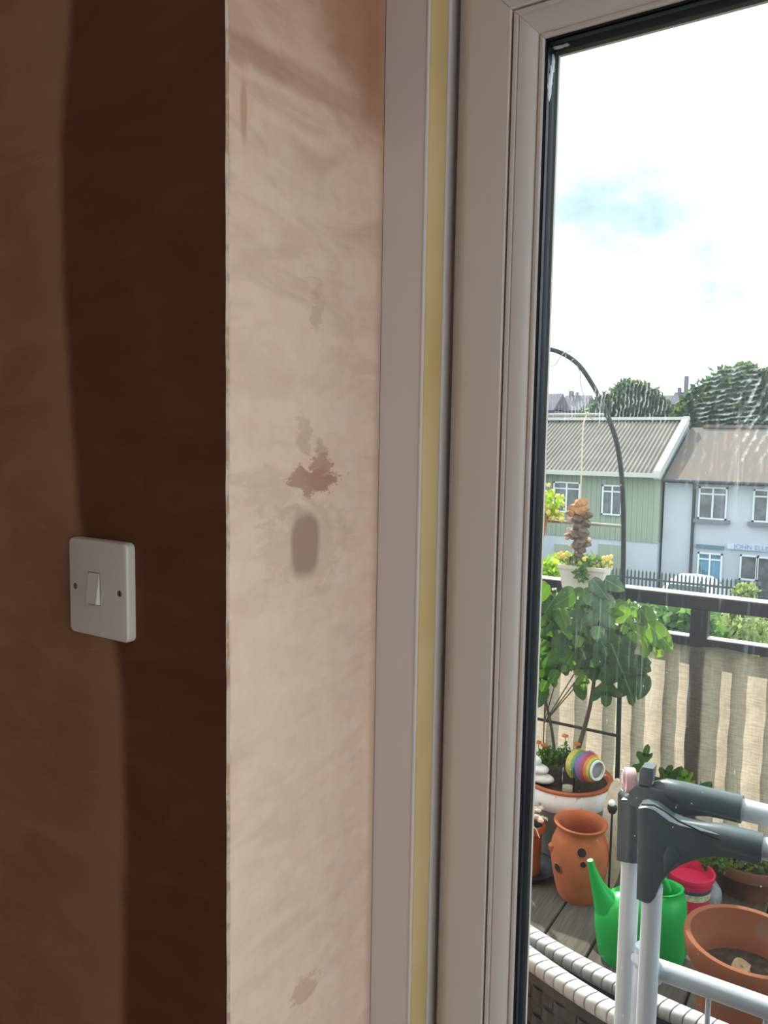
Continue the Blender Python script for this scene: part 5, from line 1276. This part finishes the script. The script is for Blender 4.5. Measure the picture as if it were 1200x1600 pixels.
a = hq_(1137, 848); b = hq_(1255, 866); sgn_ = MB().box(a.x, b.x, YH2 - .09, YH2 + .01, b.z, a.z).build('sign_board', 'sign_board', hr)
tc = bpy.data.curves.new('sign_letters', 'FONT'); tc.body = 'JOHN ELLISTON'; tc.size = 0.185; tc.extrude = 0.006
to = bpy.data.objects.new('tmp_text', tc); C.objects.link(to)
bpy.context.view_layer.update()
dg = bpy.context.evaluated_depsgraph_get(); tme = bpy.data.meshes.new_from_object(to.evaluated_get(dg))
bpy.data.objects.remove(to); bpy.data.curves.remove(tc)
tme.name = 'sign_lettering'; tme.materials.clear(); tme.materials.append(M['sign_letter'])
wv_ = max(v.co.x for v in tme.vertices)
so = bpy.data.objects.new('sign_lettering', tme); C.objects.link(so); so.parent = sgn_
l0 = hq_(1146, 863, YH2 - .1)
so.location = Vector((l0.x, YH2 - .098, b.z + (a.z - b.z) * 0.16)) - Vector(hr.location)
so.rotation_euler = (PI / 2, 0, 0); so.scale = (1.02, 1.0, 1)

# car parked nose out behind the fence
YC = 19.95; cl = hp_(1018, 920, YC); crr = hp_(1113, 930, YC)
cxm = (cl.x + crr.x) / 2; hwc = (crr.x - cl.x) / 2; zct = hp_(1065, 903, YC + 0.9).z
car = thing('parked_car', (cxm, YC + 1.9, ZG), 'white parked car seen through the street fence', 'car')
mb = MB(); hc = zct - ZG
stations = [(0.0, 0.35, 0.78, 0.9), (0.12, 0.30, 0.95, 0.97), (0.55, 0.28, hc * 0.68, 1.0), (0.75, 0.28, hc * 0.95, 0.86), (1.1, 0.28, hc, 0.84), (2.0, 0.28, hc * 0.99, 0.84), (2.7, 0.28, hc * 0.70, 0.98), (3.6, 0.30, hc * 0.62, 0.97), (3.9, 0.36, hc * 0.45, 0.9)]
N = 14
for (y_, zb0, zt0_, wf) in stations:
    for j in range(N):
        a = -PI / 2 + 2 * PI * j / N; sx_ = math.copysign(abs(math.cos(a)) ** 0.45, math.cos(a)); sz_ = math.copysign(abs(math.sin(a)) ** 0.45, math.sin(a))
        z_ = zb0 + (zt0_ - zb0) * (sz_ + 1) / 2
        nar = 1.0 if z_ < hc * 0.6 else 1 - 0.16 * (z_ - hc * 0.6) / (hc * 0.4)
        mb.v.append(Vector((cxm + hwc * wf / max(wf, 0.9) * nar * sx_, YC + y_, ZG + z_)))
for i in range(len(stations) - 1):
    for j in range(N): mb.f.append((i * N + j, i * N + (j + 1) % N, (i + 1) * N + (j + 1) % N, (i + 1) * N + j))
mb.f += [tuple(range(N)), tuple(range((len(stations) - 1) * N, len(stations) * N))]; mb.m = [0] * len(mb.f)
cb = mb.build('car_body', 'car_white', car, 60)
mb = MB(); mb.add([(cxm - hwc * .72, YC + .50, ZG + hc * .66), (cxm + hwc * .72, YC + .50, ZG + hc * .66), (cxm + hwc * .62, YC + .69, ZG + hc * .90), (cxm - hwc * .62, YC + .69, ZG + hc * .90), (cxm - hwc * .72, YC + .58, ZG + hc * .66), (cxm + hwc * .72, YC + .58, ZG + hc * .66), (cxm + hwc * .62, YC + .76, ZG + hc * .90), (cxm - hwc * .62, YC + .76, ZG + hc * .90)],
       [(0, 1, 2, 3), (4, 5, 6, 7), (0, 1, 5, 4), (1, 2, 6, 5), (2, 3, 7, 6), (3, 0, 4, 7)]); mb.build('rear_window', 'car_glass', car)
for s_ in (-1, 1):
    MB().box(cxm + s_ * hwc * .82 - .07, cxm + s_ * hwc * .82 + .07, YC + .02, YC + .2, ZG + .75, ZG + .95).build('tail_lamp', 'car_red', car)
    for y_ in (0.75, 3.1):
        MB().tube([(cxm + s_ * (hwc - .2), YC + y_, ZG + .31), (cxm + s_ * (hwc - .01), YC + y_, ZG + .31)], 0.31, 20).build('wheel', 'tyre', car, 40)

# ------------------------------------------------------------------ far background
def tree(label, Y, blobs, n_, sz, m='tree_leaf'):
    ps = [(atY(px, py, Y), r_) for px, py, r_ in blobs]
    xs = sum(p.x for p, r_ in ps) / len(ps)
    t = thing('distant_tree', (xs, Y, ZG), label, 'tree', 'trees behind the houses')
    mb = MB()
    for i, (p, r_) in enumerate(ps):
        mb.blob(p, r_ * 0.88, r_ * 0.8, r_ * 0.88, 3, 0.25, seed=i); mb.leaves(p, (r_, r_ * .9, r_), n_, sz, 40 + i, shell=0.8)
    mb.build('crown', m, t, None, recalc=False)
    MB().tube([(xs, Y, ZG), (xs, Y, ps[0][0].z - ps[0][1] * 0.4)], [0.5, 0.3], 8).build('trunk', 'stem_brown', t)
tree('broad round tree behind the slate roof with the largest crown', 62, [(1150, 625, 2.6), (1105, 640, 2.0), (1175, 612, 1.7), (1155, 602, 1.3), (1195, 625, 2.0), (1240, 620, 2.6), (1090, 655, 1.8), (1130, 620, 1.4)], 700, 0.55)
tree('smaller rounded tree behind the corrugated roof', 66, [(985, 630, 1.7), (960, 640, 1.6), (1010, 635, 1.5), (998, 618, 1.0), (945, 650, 1.5), (1020, 650, 1.6), (978, 612, 0.8)], 600, 0.5)
tree('low dark tree between the far rooftops at left', 70, [(930, 655, 1.3), (945, 660, 1.3), (915, 662, 1.2)], 300, 0.5)
def far_house(label, px0, px1, pyr, pye, Y, dep=5, chim=()):
    a = atY(px0, pyr, Y + dep / 2); b = atY(px1, pyr, Y + dep / 2); ze = atY((px0 + px1) / 2, pye, Y).z
    t = thing('distant_house', ((a.x + b.x) / 2, Y, ZG), label, 'house', 'far terraced rooftops')
    B(a.x, b.x, Y, Y + dep, ZG, ze).build('wall', 'far_wall', t)
    mb = MB(); mb.add([(a.x, Y - .3, ze - .1), (b.x, Y - .3, ze - .1), (b.x, Y + dep / 2, a.z), (a.x, Y + dep / 2, a.z), (b.x, Y + dep + .3, ze - .1), (a.x, Y + dep + .3, ze - .1)], [(0, 1, 2, 3), (3, 2, 4, 5), (0, 3, 5), (1, 4, 2), (0, 1, 4, 5)])
    r_ = mb.build('roof', 'far_roof', t)
    for cx_, w_, top in chim:
        p = atY(cx_, top, Y + dep / 2); ww = w_ * (Y / F) * 0.5
        MB().box(p.x - ww, p.x + ww, Y + dep / 2 - .3, Y + dep / 2 + .3, a.z - 0.3, p.z).build('chimney', 'far_wall', t)
far_house('far grey rooftop at the left edge of the glass', 820, 880, 616, 640, 78)
far_house('far purple grey rooftop with two small chimneys', 884, 925, 618, 640, 86, chim=((893, 6, 611), (902, 5, 613)))
far_house('far rooftop left of the tall chimney', 1020, 1052, 618, 640, 80, chim=())
far_house('far rooftop carrying a tall chimney stack between the trees', 1054, 1084, 613, 640, 78, chim=((1073, 5, 588), (1062, 4, 606)))
B(-150, 60, 95, 96, ZG, atY(1000, 655, 95).z).build('hillside', 'hill_green')
struct(bpy.data.objects['hillside'], 'dark wooded hillside behind the far rooftops')
